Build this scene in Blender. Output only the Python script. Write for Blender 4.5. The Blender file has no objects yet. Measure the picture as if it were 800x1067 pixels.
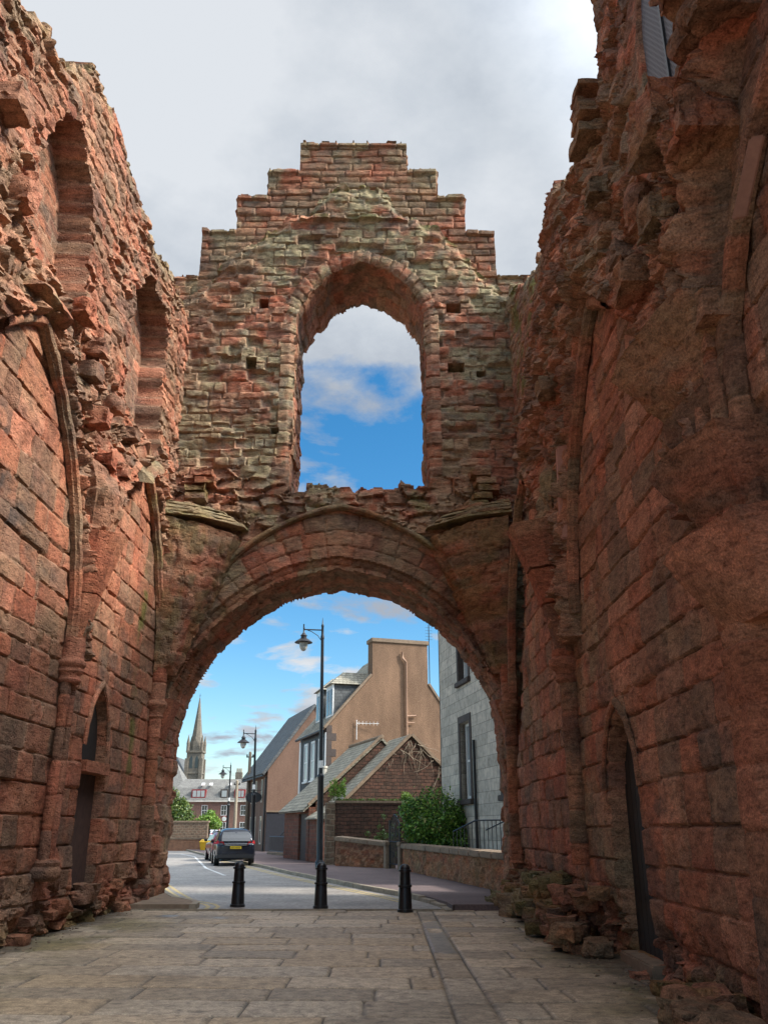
import bpy, bmesh, math, random
import numpy as np
from mathutils import Vector, Matrix, noise as mnoise
np.seterr(all='ignore'); random.seed(7); rs = np.random.RandomState(11)
SC = bpy.context.scene
COL = SC.collection

# ------------------------------------------------------------------ numpy noise
def hsh(i, j, k=0):
    i = np.asarray(i, np.int64); j = np.asarray(j, np.int64)
    n = (i * 374761393 + j * 668265263 + np.asarray(k, np.int64) * 2147483647 + 974634) & 0xffffffff
    n = ((n ^ (n >> 13)) * 1274126177) & 0xffffffff
    n = ((n ^ (n >> 16)) * 2246822519) & 0xffffffff
    return ((n ^ (n >> 15)) & 0xffffff) / float(0x1000000)

def vnoise(x, y, k=0):
    i = np.floor(x); j = np.floor(y); fx = x - i; fy = y - j
    fx = fx * fx * fx * (fx * (fx * 6 - 15) + 10); fy = fy * fy * fy * (fy * (fy * 6 - 15) + 10)
    a = hsh(i, j, k); b = hsh(i + 1, j, k); c = hsh(i, j + 1, k); d = hsh(i + 1, j + 1, k)
    return ((a + (b - a) * fx) * (1 - fy) + (c + (d - c) * fx) * fy) * 2 - 1

def fbm(x, y, k=0, o=4, g=.5):
    s = 0; a = 1; t = 0
    for q in range(o):
        s = s + a * vnoise(x * 2 ** q + 17.3 * q, y * 2 ** q + 5.1 * q, k + q); t += a; a *= g
    return s / t

def voro(x, y, k=0, tilt=False):
    """F1, F2-F1 and id of a jittered cell pattern"""
    i = np.floor(x); j = np.floor(y)
    f1 = np.full(x.shape, 9.); f2 = np.full(x.shape, 9.); idd = np.zeros(x.shape); tl = np.zeros(x.shape)
    for di in (-1, 0, 1):
        for dj in (-1, 0, 1):
            a = i + di; b = j + dj
            px = a + .15 + .7 * hsh(a, b, k); py = b + .15 + .7 * hsh(a, b, k + 1)
            d = np.hypot(x - px, y - py); h = hsh(a, b, k + 2)
            nearer = d < f1
            f2 = np.where(nearer, f1, np.minimum(f2, d)); idd = np.where(nearer, h, idd); f1 = np.where(nearer, d, f1)
            tl = np.where(nearer, (hsh(a, b, k + 3) - .5) * (x - px) + (hsh(a, b, k + 4) - .62) * (y - py), tl)
    return (f1, f2 - f1, idd, tl) if tilt else (f1, f2 - f1, idd)

def sst(a, b, x):
    t = np.clip((x - a) / (b - a), 0, 1); return t * t * (3 - 2 * t)

def ashlar(s, h, seed, ch=(.26, .42), bw=(.45, 1.0), wav=.015, jw=.022, off=.022, tilt=.4):
    """squared stone laid in uneven courses: block offset, distance to the joint, block id"""
    r = np.random.RandomState(seed)
    h2 = h + wav * vnoise(s * .7, h * .7, seed) + wav * .5 * vnoise(s * 3, h * 3, seed + 1)
    s2 = s + wav * .6 * vnoise(s * 2.5, h * 2.5, seed + 2)
    e = [h.min() - 1.]
    while e[-1] < h.max() + 1.: e.append(e[-1] + r.uniform(*ch))
    e = np.array(e); row = np.clip(np.searchsorted(e, h2) - 1, 0, len(e) - 2)
    dh = np.minimum(h2 - e[row], e[row + 1] - h2)
    dsd = np.zeros_like(h2); bid = np.zeros(h2.shape, np.int64); cs = np.zeros_like(h2); chh = (e[row] + e[row + 1]) / 2
    s0, s1 = s.min() - 1.5, s.max() + 1.5
    for q in range(len(e) - 1):
        m = row == q
        w = [s0 - r.uniform(0, 1)]
        while w[-1] < s1: w.append(w[-1] + r.uniform(*bw))
        w = np.array(w)
        if not m.any(): continue
        b = np.clip(np.searchsorted(w, s2[m]) - 1, 0, len(w) - 2)
        dsd[m] = np.minimum(s2[m] - w[b], w[b + 1] - s2[m]); bid[m] = b; cs[m] = (w[b] + w[b + 1]) / 2
    ed = np.minimum(dh, dsd)
    # soften the corner
    rr = .05; qx = np.clip(rr - dh, 0, rr); qy = np.clip(rr - dsd, 0, rr)
    ed = np.minimum(ed, rr - np.hypot(qx, qy))
    idh = hsh(row, bid, seed); o = (hsh(row, bid, seed + 5) - .5) * 2 * off
    tl = (hsh(row, bid, seed + 6) - .5) * .05 * tilt; tv = (hsh(row, bid, seed + 7) - .5) * .06 * tilt
    d = o + tl * (s2 - cs) + tv * (h2 - chh)
    return d, ed, idh

def lancet(s, h, c, w, hs, ha):
    """signed distance (negative inside) to a pointed opening"""
    a = ha - hs; R = (w * w + a * a) / (2 * w)
    x = np.abs(s - c)
    up = np.hypot(x + (R - w), np.maximum(h - hs, 0)) - R
    return np.where(h > hs, up, x - w)

def poly(x, pts):
    p = sorted(pts); return np.interp(x, [q[0] for q in p], [q[1] for q in p])

# ------------------------------------------------------------------ stone colour (the stone itself, its lichen, moss and soot)
PAL = np.array([[.37, .142, .080], [.40, .165, .098], [.315, .124, .072], [.28, .145, .088], [.355, .127, .070], [.22, .112, .070], [.42, .182, .108], [.33, .155, .092], [.25, .132, .084]])
def stone_col(x, y, z, idh, lichen=0., moss=0., soot=0., mort=0.):
    u = x + y * .83; v = z
    k = idh * (len(PAL) - 1e-6); i0 = k.astype(int); c = PAL[i0].copy()
    big = fbm(u * .35, v * .35, 31, 3)[..., None]
    c *= 1 + .22 * big
    c *= 1 + .34 * fbm(u * 2.3, v * 3.1, 37, 5, .65)[..., None]; tn = fbm(u * 1.1 + 7, v * 1.6, 39, 4, .6)[..., None]; c = c * (1 + tn * np.array([-.10, .14, .12]))
    strk = fbm(u * 3.1, v * .4, 43, 3)
    c = c * (1 - .22 * sst(.1, .6, strk)[..., None])
    crust = .62 * sst(.12, .5, fbm(u * .9, v * 1.3, 47, 5, .62))
    def mix(c, col, m): m = np.clip(np.asarray(m) * np.ones(x.shape), 0, 1)[..., None]; return c * (1 - m) + np.array(col) * m
    pat = fbm(u * 1.1, v * 1.0, 51, 5, .6) * 1.1 + (idh * 7.13 % 1 - .5) * .3
    c = mix(c, (.105, .075, .060), crust)
    c = mix(c, (.295, .25, .145), lichen * sst(-.3, .3, pat))
    c = mix(c, (.185, .17, .13), lichen * .6 * sst(.1, .5, fbm(u * 4, v * 4, 61, 3)))
    c = mix(c, (.150, .145, .040), moss * sst(-.2, .3, fbm(u * 2.4, v * 2.4, 71, 4)))
    c = mix(c, (.060, .048, .042), soot)
    c = mix(c, (.40, .27, .18), mort)
    out = np.ones(x.shape + (4,)); out[..., :3] = np.clip(c, .01, .8); return out

# ------------------------------------------------------------------ materials
def mat(name):
    m = bpy.data.materials.new(name); m.use_nodes = True
    nt = m.node_tree; b = nt.nodes['Principled BSDF']; return m, nt, b
def N(nt, t, **k):
    n = nt.nodes.new(t)
    for a, v in k.items():
        if a in n.inputs: n.inputs[a].default_value = v
        else: setattr(n, a, v)
    return n
def ramp(nt, stops):
    r = nt.nodes.new('ShaderNodeValToRGB'); e = r.color_ramp.elements
    while len(e) < len(stops): e.new(.5)
    for q, (p, c) in zip(e, stops): q.position = p; q.color = (*c, 1) if len(c) == 3 else c
    return r
def spec(b, v):
    b.inputs['Specular IOR Level'].default_value = v

def stone_material(name, rough=.92, scale=1., bump=.5, pits=True):
    m, nt, b = mat(name); L = nt.links.new
    at = N(nt, 'ShaderNodeAttribute', attribute_name='Col')
    geo = N(nt, 'ShaderNodeNewGeometry')
    bed = N(nt, 'ShaderNodeVectorMath', operation='MULTIPLY'); bed.inputs[1].default_value = (1, 1, 2.6); L(geo.outputs['Position'], bed.inputs[0])
    n1 = N(nt, 'ShaderNodeTexNoise', Scale=6. * scale, Detail=9., Roughness=.72); n1.inputs['Distortion'].default_value = .4; L(bed.outputs[0], n1.inputs['Vector'])
    n2 = N(nt, 'ShaderNodeTexNoise', Scale=48. * scale, Detail=4., Roughness=.7); L(geo.outputs['Position'], n2.inputs['Vector'])
    r1 = ramp(nt, [(.32, (.42, .41, .41)), (.5, (1, 1, 1)), (.68, (1.46, 1.45, 1.42))]); L(n1.outputs[0], r1.inputs[0])
    mx = N(nt, 'ShaderNodeMix', data_type='RGBA', blend_type='MULTIPLY'); mx.inputs[0].default_value = 1
    L(at.outputs['Color'], mx.inputs[6]); L(r1.outputs[0], mx.inputs[7])
    r2 = ramp(nt, [(.34, (.5, .48, .48)), (.66, (1.4, 1.4, 1.38))]); L(n2.outputs[0], r2.inputs[0])
    mx2 = N(nt, 'ShaderNodeMix', data_type='RGBA', blend_type='MULTIPLY'); mx2.inputs[0].default_value = .8
    L(mx.outputs[2], mx2.inputs[6]); L(r2.outputs[0], mx2.inputs[7])
    L(mx2.outputs[2], b.inputs['Base Color']); b.inputs['Roughness'].default_value = rough; spec(b, .18)
    hsum = N(nt, 'ShaderNodeMath', operation='MULTIPLY_ADD'); hsum.inputs[1].default_value = .35
    L(n2.outputs[0], hsum.inputs[0]); L(n1.outputs[0], hsum.inputs[2])
    last = hsum
    if pits:
        vo = N(nt, 'ShaderNodeTexVoronoi', Scale=17. * scale); L(geo.outputs['Position'], vo.inputs['Vector'])
        mr = N(nt, 'ShaderNodeMapRange'); mr.inputs[1].default_value = .1; mr.inputs[2].default_value = .32; mr.inputs[3].default_value = -.35; mr.inputs[4].default_value = 0
        L(vo.outputs['Distance'], mr.inputs[0])
        ad = N(nt, 'ShaderNodeMath', operation='ADD'); L(hsum.outputs[0], ad.inputs[0]); L(mr.outputs[0], ad.inputs[1]); last = ad
    bp = N(nt, 'ShaderNodeBump', Strength=bump, Distance=.05); L(last.outputs[0], bp.inputs['Height']); L(bp.outputs[0], b.inputs['Normal'])
    return m

def plain(name, col, rough=.6, var=.15, scale=8., bump=.1, metal=0., sp=.4, col2=None, dist=.02, macro=.22):
    """a surface with uneven tone and grain"""
    m, nt, b = mat(name); L = nt.links.new
    geo = N(nt, 'ShaderNodeNewGeometry')
    n1 = N(nt, 'ShaderNodeTexNoise', Scale=scale, Detail=7., Roughness=.65); L(geo.outputs['Position'], n1.inputs['Vector'])
    c2 = col2 or tuple(min(1, c * (1 + var)) for c in col); c1 = tuple(c * (1 - var) for c in col)
    r = ramp(nt, [(.3, c1), (.7, c2)]); L(n1.outputs[0], r.inputs[0])
    vs_ = N(nt, 'ShaderNodeVectorMath', operation='MULTIPLY'); vs_.inputs[1].default_value = (1, 1, .3); L(geo.outputs['Position'], vs_.inputs[0])
    nm = N(nt, 'ShaderNodeTexNoise', Scale=.9, Detail=6., Roughness=.62); L(vs_.outputs[0], nm.inputs['Vector'])
    rm = ramp(nt, [(.32, (1 - macro,) * 3), (.68, (1 + macro * .6,) * 3)]); L(nm.outputs[0], rm.inputs[0])
    mm = N(nt, 'ShaderNodeMix', data_type='RGBA', blend_type='MULTIPLY'); mm.inputs[0].default_value = 1; L(r.outputs[0], mm.inputs[6]); L(rm.outputs[0], mm.inputs[7]); L(mm.outputs[2], b.inputs['Base Color'])
    b.inputs['Roughness'].default_value = rough; b.inputs['Metallic'].default_value = metal; spec(b, sp)
    if bump:
        bp = N(nt, 'ShaderNodeBump', Strength=bump, Distance=dist); L(n1.outputs[0], bp.inputs['Height']); L(bp.outputs[0], b.inputs['Normal'])
    return m

def brickish(name, c1, c2, mortar, bw, bh, rough=.9, bump=.6, msize=.02, noise_amt=.5, squash=0., ang=0.):
    """masonry or slates laid on a wall of any direction: x+y runs along, z up"""
    m, nt, b = mat(name); L = nt.links.new
    geo = N(nt, 'ShaderNodeNewGeometry'); sx = N(nt, 'ShaderNodeSeparateXYZ'); 
    rot = N(nt, 'ShaderNodeVectorRotate', rotation_type='Z_AXIS'); rot.inputs['Angle'].default_value = -ang
    L(geo.outputs['Position'], rot.inputs['Vector']); L(rot.outputs[0], sx.inputs[0])
    ad = N(nt, 'ShaderNodeMath', operation='ADD'); L(sx.outputs[0], ad.inputs[0]); L(sx.outputs[1], ad.inputs[1])
    cb = N(nt, 'ShaderNodeCombineXYZ'); L(ad.outputs[0], cb.inputs[0]); L(sx.outputs[2], cb.inputs[1])
    nw = N(nt, 'ShaderNodeTexNoise', Scale=2.5, Detail=3.); L(geo.outputs['Position'], nw.inputs['Vector'])
    va = N(nt, 'ShaderNodeVectorMath', operation='MULTIPLY_ADD'); va.inputs[1].default_value = (.06 * noise_amt,) * 3
    L(nw.outputs['Color'], va.inputs[0]); L(cb.outputs[0], va.inputs[2])
    br = N(nt, 'ShaderNodeTexBrick'); br.inputs['Scale'].default_value = 1; br.inputs['Brick Width'].default_value = bw; br.inputs['Row Height'].default_value = bh
    br.inputs['Mortar Size'].default_value = msize; br.inputs['Mortar Smooth'].default_value = .5
    br.inputs['Color1'].default_value = (*c1, 1); br.inputs['Color2'].default_value = (*c2, 1); br.inputs['Mortar'].default_value = (*mortar, 1)
    L(va.outputs[0], br.inputs['Vector'])
    n1 = N(nt, 'ShaderNodeTexNoise', Scale=4., Detail=8., Roughness=.7); L(geo.outputs['Position'], n1.inputs['Vector'])
    r = ramp(nt, [(.28, (.5, .5, .5)), (.5, (1, 1, 1)), (.75, (1.35, 1.35, 1.3))]); L(n1.outputs[0], r.inputs[0])
    mx = N(nt, 'ShaderNodeMix', data_type='RGBA', blend_type='MULTIPLY'); mx.inputs[0].default_value = .85
    L(br.outputs['Color'], mx.inputs[6]); L(r.outputs[0], mx.inputs[7]); L(mx.outputs[2], b.inputs['Base Color'])
    b.inputs['Roughness'].default_value = rough; spec(b, .2)
    hh = N(nt, 'ShaderNodeMath', operation='MULTIPLY_ADD'); hh.inputs[1].default_value = -1.2; L(br.outputs['Fac'], hh.inputs[0]); L(n1.outputs[0], hh.inputs[2])
    bp = N(nt, 'ShaderNodeBump', Strength=bump, Distance=.03); L(hh.outputs[0], bp.inputs['Height']); L(bp.outputs[0], b.inputs['Normal'])
    return m

def leaf_material(name, stops):
    m, nt, b = mat(name); L = nt.links.new
    geo = N(nt, 'ShaderNodeNewGeometry'); r = ramp(nt, stops); L(geo.outputs['Random Per Island'], r.inputs[0])
    L(r.outputs[0], b.inputs['Base Color']); b.inputs['Roughness'].default_value = .45; spec(b, .4)
    tr = N(nt, 'ShaderNodeBsdfTranslucent'); L(r.outputs[0], tr.inputs['Color'])
    mx = N(nt, 'ShaderNodeMixShader'); mx.inputs[0].default_value = .25; L(b.outputs[0], mx.inputs[1]); L(tr.outputs[0], mx.inputs[2])
    L(mx.outputs[0], nt.nodes['Material Output'].inputs[0]); return m

M = {}
M['stone'] = stone_material('red_sandstone', bump=1.)
M['paving'] = stone_material('paving_stone', rough=.6, scale=1.3, bump=.22, pits=False); nt = M['paving'].node_tree; b = nt.nodes['Principled BSDF']; spec(b, .4)
at = [n for n in nt.nodes if n.type == 'ATTRIBUTE'][0]; mr = N(nt, 'ShaderNodeMapRange'); mr.inputs[3].default_value = .62; mr.inputs[4].default_value = .34; nt.links.new(at.outputs['Alpha'], mr.inputs[0]); nt.links.new(mr.outputs[0], b.inputs['Roughness'])
bp = [n for n in nt.nodes if n.type == 'BUMP'][0]; mr = N(nt, 'ShaderNodeMapRange'); mr.inputs[3].default_value = .22; mr.inputs[4].default_value = .02; nt.links.new(at.outputs['Alpha'], mr.inputs[0]); nt.links.new(mr.outputs[0], bp.inputs['Strength'])
M['asphalt'] = plain('worn_asphalt', (.19, .17, .15), .6, .25, 9, .6, col2=(.40, .36, .315), dist=.01, macro=.3)
M['pink_asphalt'] = plain('reddish_pavement', (.12, .088, .085), .85, .2, 18, .4, col2=(.185, .135, .13), dist=.01)
M['earth'] = plain('rough_ground', (.12, .10, .075), .95, .3, 3, .4)
M['kerb'] = plain('kerb_stone', (.30, .255, .19), .85, .28, 7, .3)
M['yellow_paint'] = plain('worn_yellow_paint', (.46, .36, .17), .7, .25, 25, .1)
M['white_paint'] = plain('worn_white_road_paint', (.62, .62, .60), .7, .2, 25, .1)
M['black_iron'] = plain('black_painted_iron', (.012, .012, .014), .38, .4, 20, .08, sp=.5)
M['new_stone'] = plain('new_pink_stone', (.33, .165, .12), .8, .12, 20, .15)
M['render_brown'] = plain('brown_harled_render', (.15, .090, .054), .95, .14, 24, 1., col2=(.30, .182, .112), dist=.03, macro=.34)
M['render_pink'] = plain('pinkish_render', (.17, .10, .07), .95, .12, 14, .5, col2=(.235, .143, .10))
M['black_paint'] = plain('black_painted_render', (.022, .024, .032), .6, .25, 6, .2)
M['white_trim'] = plain('white_painted_wood', (.78, .78, .75), .5, .06, 9, .05)
M['cream'] = plain('off_white_plaster', (.60, .56, .48), .8, .1, 4, .2)
M['slate'] = brickish('lichened_slates', (.33, .305, .24), (.22, .205, .165), (.07, .065, .05), .32, .17, .8, .8, .012, .3)
M['slate_grey'] = brickish('grey_slates', (.135, .14, .14), (.10, .105, .105), (.05, .05, .05), .3, .2, .7, .5, .01, .2)
M['slate_pale'] = brickish('pale_worn_slates', (.20, .195, .18), (.16, .155, .145), (.09, .09, .08), .4, .28, .8, .5, .015, .2)
M['rubble_red'] = brickish('red_rubble_stone', (.26, .095, .06), (.16, .075, .052), (.20, .13, .095), .34, .19, .95, 1., .02, 2.)
M['rubble_dark'] = brickish('dark_red_rubble', (.12, .062, .045), (.075, .048, .036), (.05, .036, .028), .36, .17, .95, 1., .02, 2.)
M['rubble_tan'] = brickish('tan_rubble_with_mortar', (.19, .125, .085), (.135, .098, .068), (.235, .185, .13), .42, .24, .95, 1., .035, 3.)
M['grey_ashlar'] = brickish('weathered_grey_ashlar', (.58, .51, .42), (.42, .375, .31), (.26, .235, .195), .95, .42, .88, .5, .012, .2)
M['brick_orange'] = brickish('orange_brick', (.33, .155, .085), (.26, .12, .07), (.25, .2, .15), .24, .085, .9, .5, .01, .2)
M['church'] = brickish('church_sandstone', (.20, .175, .14), (.15, .135, .11), (.10, .09, .075), .9, .4, .95, .5, .02, .3)
M['terrace'] = brickish('terrace_red_stone', (.25, .135, .10), (.20, .115, .09), (.17, .11, .085), .8, .35, .9, .3, .02, .2)
M['coping'] = plain('sandstone_coping', (.235, .17, .115), .9, .25, 6, .5)
M['wood_door'] = plain('weathered_grey_door', (.085, .065, .055), .8, .3, 12, .3)
M['black_door_and_niche_shade'] = plain('black_planks_and_niche_shade', (.018, .014, .012), .8, .3, 12, .3)  # planks of the right door; also the painted darkness inside the left niche
M['niche_shade'] = plain('dark_red_niche_shade', (.055, .026, .018), .9, .3, 7, .4)  # shade of the lower niche recess put into the colour
M['old_wood'] = plain('old_pole_wood', (.16, .125, .09), .9, .25, 10, .3)
M['pale_wood'] = plain('pale_pole_wood', (.30, .25, .18), .9, .2, 10, .3)
M['dark_brown'] = plain('dark_brown_stone_trim', (.075, .058, .05), .85, .25, 8, .2)
M['pipe'] = plain('brown_pipe', (.30, .18, .115), .6, .15, 9, .1)
M['red_paint'] = plain('dark_red_paint', (.25, .022, .022), .5, .15, 5, .05)
M['carbody'] = plain('dark_blue_car_paint', (.011, .015, .026), .16, .15, 2, 0, sp=.6)
M['carred'] = plain('red_car_paint', (.17, .02, .03), .18, .1, 2, 0, sp=.6)
M['carsilver'] = plain('pale_car_paint', (.45, .48, .52), .25, .08, 2, 0, sp=.6)
M['rubber'] = plain('tyre_rubber', (.013, .013, .013), .8, .2, 20, .1)
M['plastic'] = plain('dark_plastic', (.022, .022, .024), .5, .2, 9, .05)
M['chrome'] = plain('bright_metal', (.6, .6, .6), .25, .1, 9, 0, metal=1)
M['taillight'] = plain('red_lamp_plastic', (.42, .012, .012), .15, .1, 9, 0, sp=.6)
M['plate'] = plain('yellow_number_plate', (.78, .55, .03), .4, .05, 9, 0)
M['yellow_plastic'] = plain('yellow_bin_plastic', (.68, .40, .02), .5, .1, 4, .05)
M['blue_plastic'] = plain('blue_plastic', (.015, .06, .26), .45, .1, 4, .05)
M['white_metal'] = plain('white_sheet_metal', (.72, .72, .70), .45, .06, 5, 0)
M['skin'] = plain('skin', (.45, .27, .2), .6, .05, 9, 0)
M['dark_cloth'] = plain('dark_cloth', (.02, .02, .026), .9, .2, 12, .2)
M['hivis'] = plain('hi_vis_cloth', (.55, .72, .05), .8, .1, 12, .2)
M['bark'] = plain('bark', (.09, .07, .05), .95, .3, 14, .6)
M['twig'] = plain('dry_creeper_stem', (.36, .29, .21), .95, .2, 14, .4)
m, nt, b = mat('lamp_glass'); b.inputs['Base Color'].default_value = (.62, .62, .55, 1); b.inputs['Roughness'].default_value = .3; b.inputs['Transmission Weight'].default_value = .3; M['lamp_glass'] = m
m, nt, b = mat('window_glass'); b.inputs['Base Color'].default_value = (.025, .03, .035, 1); b.inputs['Roughness'].default_value = .08; spec(b, .8); M['glass'] = m
m, nt, b = mat('pale_blind_behind_glass'); b.inputs['Base Color'].default_value = (.34, .36, .36, 1); b.inputs['Roughness'].default_value = .12; spec(b, .7); M['glass_pale'] = m
m, nt, b = mat('standing_water'); b.inputs['Base Color'].default_value = (.17, .155, .135, 1); b.inputs['Roughness'].default_value = .33; spec(b, 1.); M['water'] = m
m, nt, b = mat('wire_net')
geo = N(nt, 'ShaderNodeNewGeometry'); sx = N(nt, 'ShaderNodeSeparateXYZ'); nt.links.new(geo.outputs['Position'], sx.inputs[0])
cb = N(nt, 'ShaderNodeCombineXYZ'); nt.links.new(sx.outputs[1], cb.inputs[0]); nt.links.new(sx.outputs[2], cb.inputs[1])
bk = N(nt, 'ShaderNodeTexBrick'); bk.inputs['Scale'].default_value = 1; bk.inputs['Brick Width'].default_value = .06; bk.inputs['Row Height'].default_value = .045; bk.inputs['Mortar Size'].default_value = .011
bk.inputs['Color1'].default_value = (.03, .03, .034, 1); bk.inputs['Color2'].default_value = (.04, .04, .045, 1); bk.inputs['Mortar'].default_value = (.15, .15, .16, 1)
nt.links.new(cb.outputs[0], bk.inputs['Vector']); nt.links.new(bk.outputs[0], b.inputs['Base Color']); b.inputs['Roughness'].default_value = .6; M['net'] = m
M['leaf_shrub'] = leaf_material('laurel_leaves', [(0, (.02, .06, .01)), (.4, (.07, .18, .022)), (.75, (.17, .33, .04)), (.93, (.29, .43, .07)), (1, (.30, .22, .08))])
M['leaf_tree'] = leaf_material('tree_leaves', [(0, (.03, .075, .015)), (.6, (.08, .13, .022)), (1, (.16, .19, .035))])
M['leaf_lime'] = leaf_material('bright_leaves', [(0, (.08, .17, .02)), (.6, (.16, .28, .035)), (1, (.26, .36, .06))])
M['leaf_weed'] = leaf_material('weed_leaves', [(0, (.06, .12, .025)), (1, (.15, .22, .05))])

# ------------------------------------------------------------------ objects
def tag(o, label=None, cat=None, group=None, kind=None):
    if label: o['label'] = label
    if cat: o['category'] = cat
    if group: o['group'] = group
    if kind: o['kind'] = kind
    return o
def empty(name, loc, label, cat, group=None):
    o = bpy.data.objects.new(name, None); o.location = loc; COL.objects.link(o); return tag(o, label, cat, group, 'thing')
def origin(o):
    v = Vector((0, 0, 0))
    while o is not None: v += Vector(o.location); o = o.parent
    return v
def link(name, me, m, parent=None):
    o = bpy.data.objects.new(name, me); COL.objects.link(o)
    if m is not None and not me.materials: me.materials.append(m)
    if parent is not None: o.parent = parent
    return o

class MB:
    """collects vertices and faces given in world metres; build() links ONE mesh object"""
    def __init__(s): s.v = []; s.f = []
    def face(s, pts):
        k = len(s.v); s.v += [Vector(p) for p in pts]; s.f.append(tuple(range(k, k + len(pts)))); return s
    def hexa(s, p):
        k = len(s.v); s.v += [Vector(q) for q in p]
        for q in ((0, 3, 2, 1), (4, 5, 6, 7), (0, 1, 5, 4), (1, 2, 6, 5), (2, 3, 7, 6), (3, 0, 4, 7)): s.f.append(tuple(k + i for i in q))
        return s
    def box(s, fr, a0, a1, b0, b1, z0, z1):
        P = fr.p; return s.hexa([P(a0, b0, z0), P(a1, b0, z0), P(a1, b1, z0), P(a0, b1, z0), P(a0, b0, z1), P(a1, b0, z1), P(a1, b1, z1), P(a0, b1, z1)])
    def prism(s, pts, ext):
        """polygon (world points) extruded by vector ext"""
        e = Vector(ext); n = len(pts); k = len(s.v); s.v += [Vector(p) for p in pts] + [Vector(p) + e for p in pts]
        s.f.append(tuple(range(k + n - 1, k - 1, -1))); s.f.append(tuple(range(k + n, k + 2 * n)))
        for i in range(n): j = (i + 1) % n; s.f.append((k + i, k + j, k + n + j, k + n + i))
        return s
    def tube(s, pts, r, n=8, r1=None, cap=True):
        pts = [Vector(p) for p in pts]; k0 = len(s.v); m = len(pts)
        for i, p in enumerate(pts):
            d = (pts[min(i + 1, m - 1)] - pts[max(i - 1, 0)]).normalized()
            a = d.cross(Vector((0, 0, 1)) if abs(d.z) < .95 else Vector((0, 1, 0))).normalized(); bb = d.cross(a)
            rr = r if r1 is None else r + (r1 - r) * i / (m - 1)
            for q in range(n):
                t = 2 * math.pi * q / n; s.v.append(p + (a * math.cos(t) + bb * math.sin(t)) * rr)
        for i in range(m - 1):
            for q in range(n):
                a0 = k0 + i * n + q; a1 = k0 + i * n + (q + 1) % n; s.f.append((a0, a1, a1 + n, a0 + n))
        if cap: s.f.append(tuple(range(k0, k0 + n))[::-1]); s.f.append(tuple(range(k0 + (m - 1) * n, k0 + m * n)))
        return s
    def lathe(s, c, prof, n=20, lean=(0, 0)):
        k0 = len(s.v); c = Vector(c)
        for r, z in prof:
            for q in range(n):
                t = 2 * math.pi * q / n; s.v.append(c + Vector((r * math.cos(t) + lean[0] * z, r * math.sin(t) + lean[1] * z, z)))
        for i in range(len(prof) - 1):
            for q in range(n):
                a0 = k0 + i * n + q; a1 = k0 + i * n + (q + 1) % n; s.f.append((a0, a1, a1 + n, a0 + n))
        s.f.append(tuple(range(k0, k0 + n))[::-1]); s.f.append(tuple(range(k0 + (len(prof) - 1) * n, k0 + len(prof) * n)))
        return s
    def build(s, name, m, parent=None, smooth=False, bevel=0):
        o0 = origin(parent); me = bpy.data.meshes.new(name)
        me.from_pydata([tuple(v - o0) for v in s.v], [], s.f); me.update()
        bm = bmesh.new(); bm.from_mesh(me); bmesh.ops.recalc_face_normals(bm, faces=bm.faces)
        if bevel: bmesh.ops.bevel(bm, geom=bm.edges[:], offset=bevel, segments=2, affect='EDGES', clamp_overlap=True)
        bm.to_mesh(me); bm.free()
        if smooth:
            me.polygons.foreach_set('use_smooth', [True] * len(me.polygons)); me.set_sharp_from_angle(angle=math.radians(42))
        return link(name, me, m, parent)

class Fr:
    def __init__(s, P, a, b=None):
        s.P = Vector((P[0], P[1], P[2] if len(P) > 2 else 0)); s.a = Vector((a[0], a[1], 0)).normalized()
        s.b = Vector((b[0], b[1], 0)).normalized() if b else Vector((-s.a.y, s.a.x, 0))
    def p(s, a, b, z): return s.P + s.a * a + s.b * b + Vector((0, 0, z))
WORLD = Fr((0, 0), (1, 0))

def np_mesh(name, V, Fq, C, m, parent=None, smooth=True, sharp=40):
    o0 = np.array(origin(parent)); me = bpy.data.meshes.new(name); V = np.asarray(V, np.float32) - o0.astype(np.float32); Fq = np.asarray(Fq, np.int32)
    me.vertices.add(len(V)); me.vertices.foreach_set('co', V.ravel()); n = len(Fq); k = Fq.shape[1]
    me.loops.add(n * k); me.loops.foreach_set('vertex_index', Fq.ravel()); me.polygons.add(n)
    me.polygons.foreach_set('loop_start', np.arange(0, n * k, k, dtype=np.int32))
    if smooth: me.polygons.foreach_set('use_smooth', np.ones(n, bool))
    me.update(calc_edges=True)
    at = me.color_attributes.new('Col', 'FLOAT_COLOR', 'POINT'); at.data.foreach_set('color', np.asarray(C, np.float32).ravel())
    me.validate()
    if sharp: me.set_sharp_from_angle(angle=math.radians(sharp))
    return link(name, me, m, parent)

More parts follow.
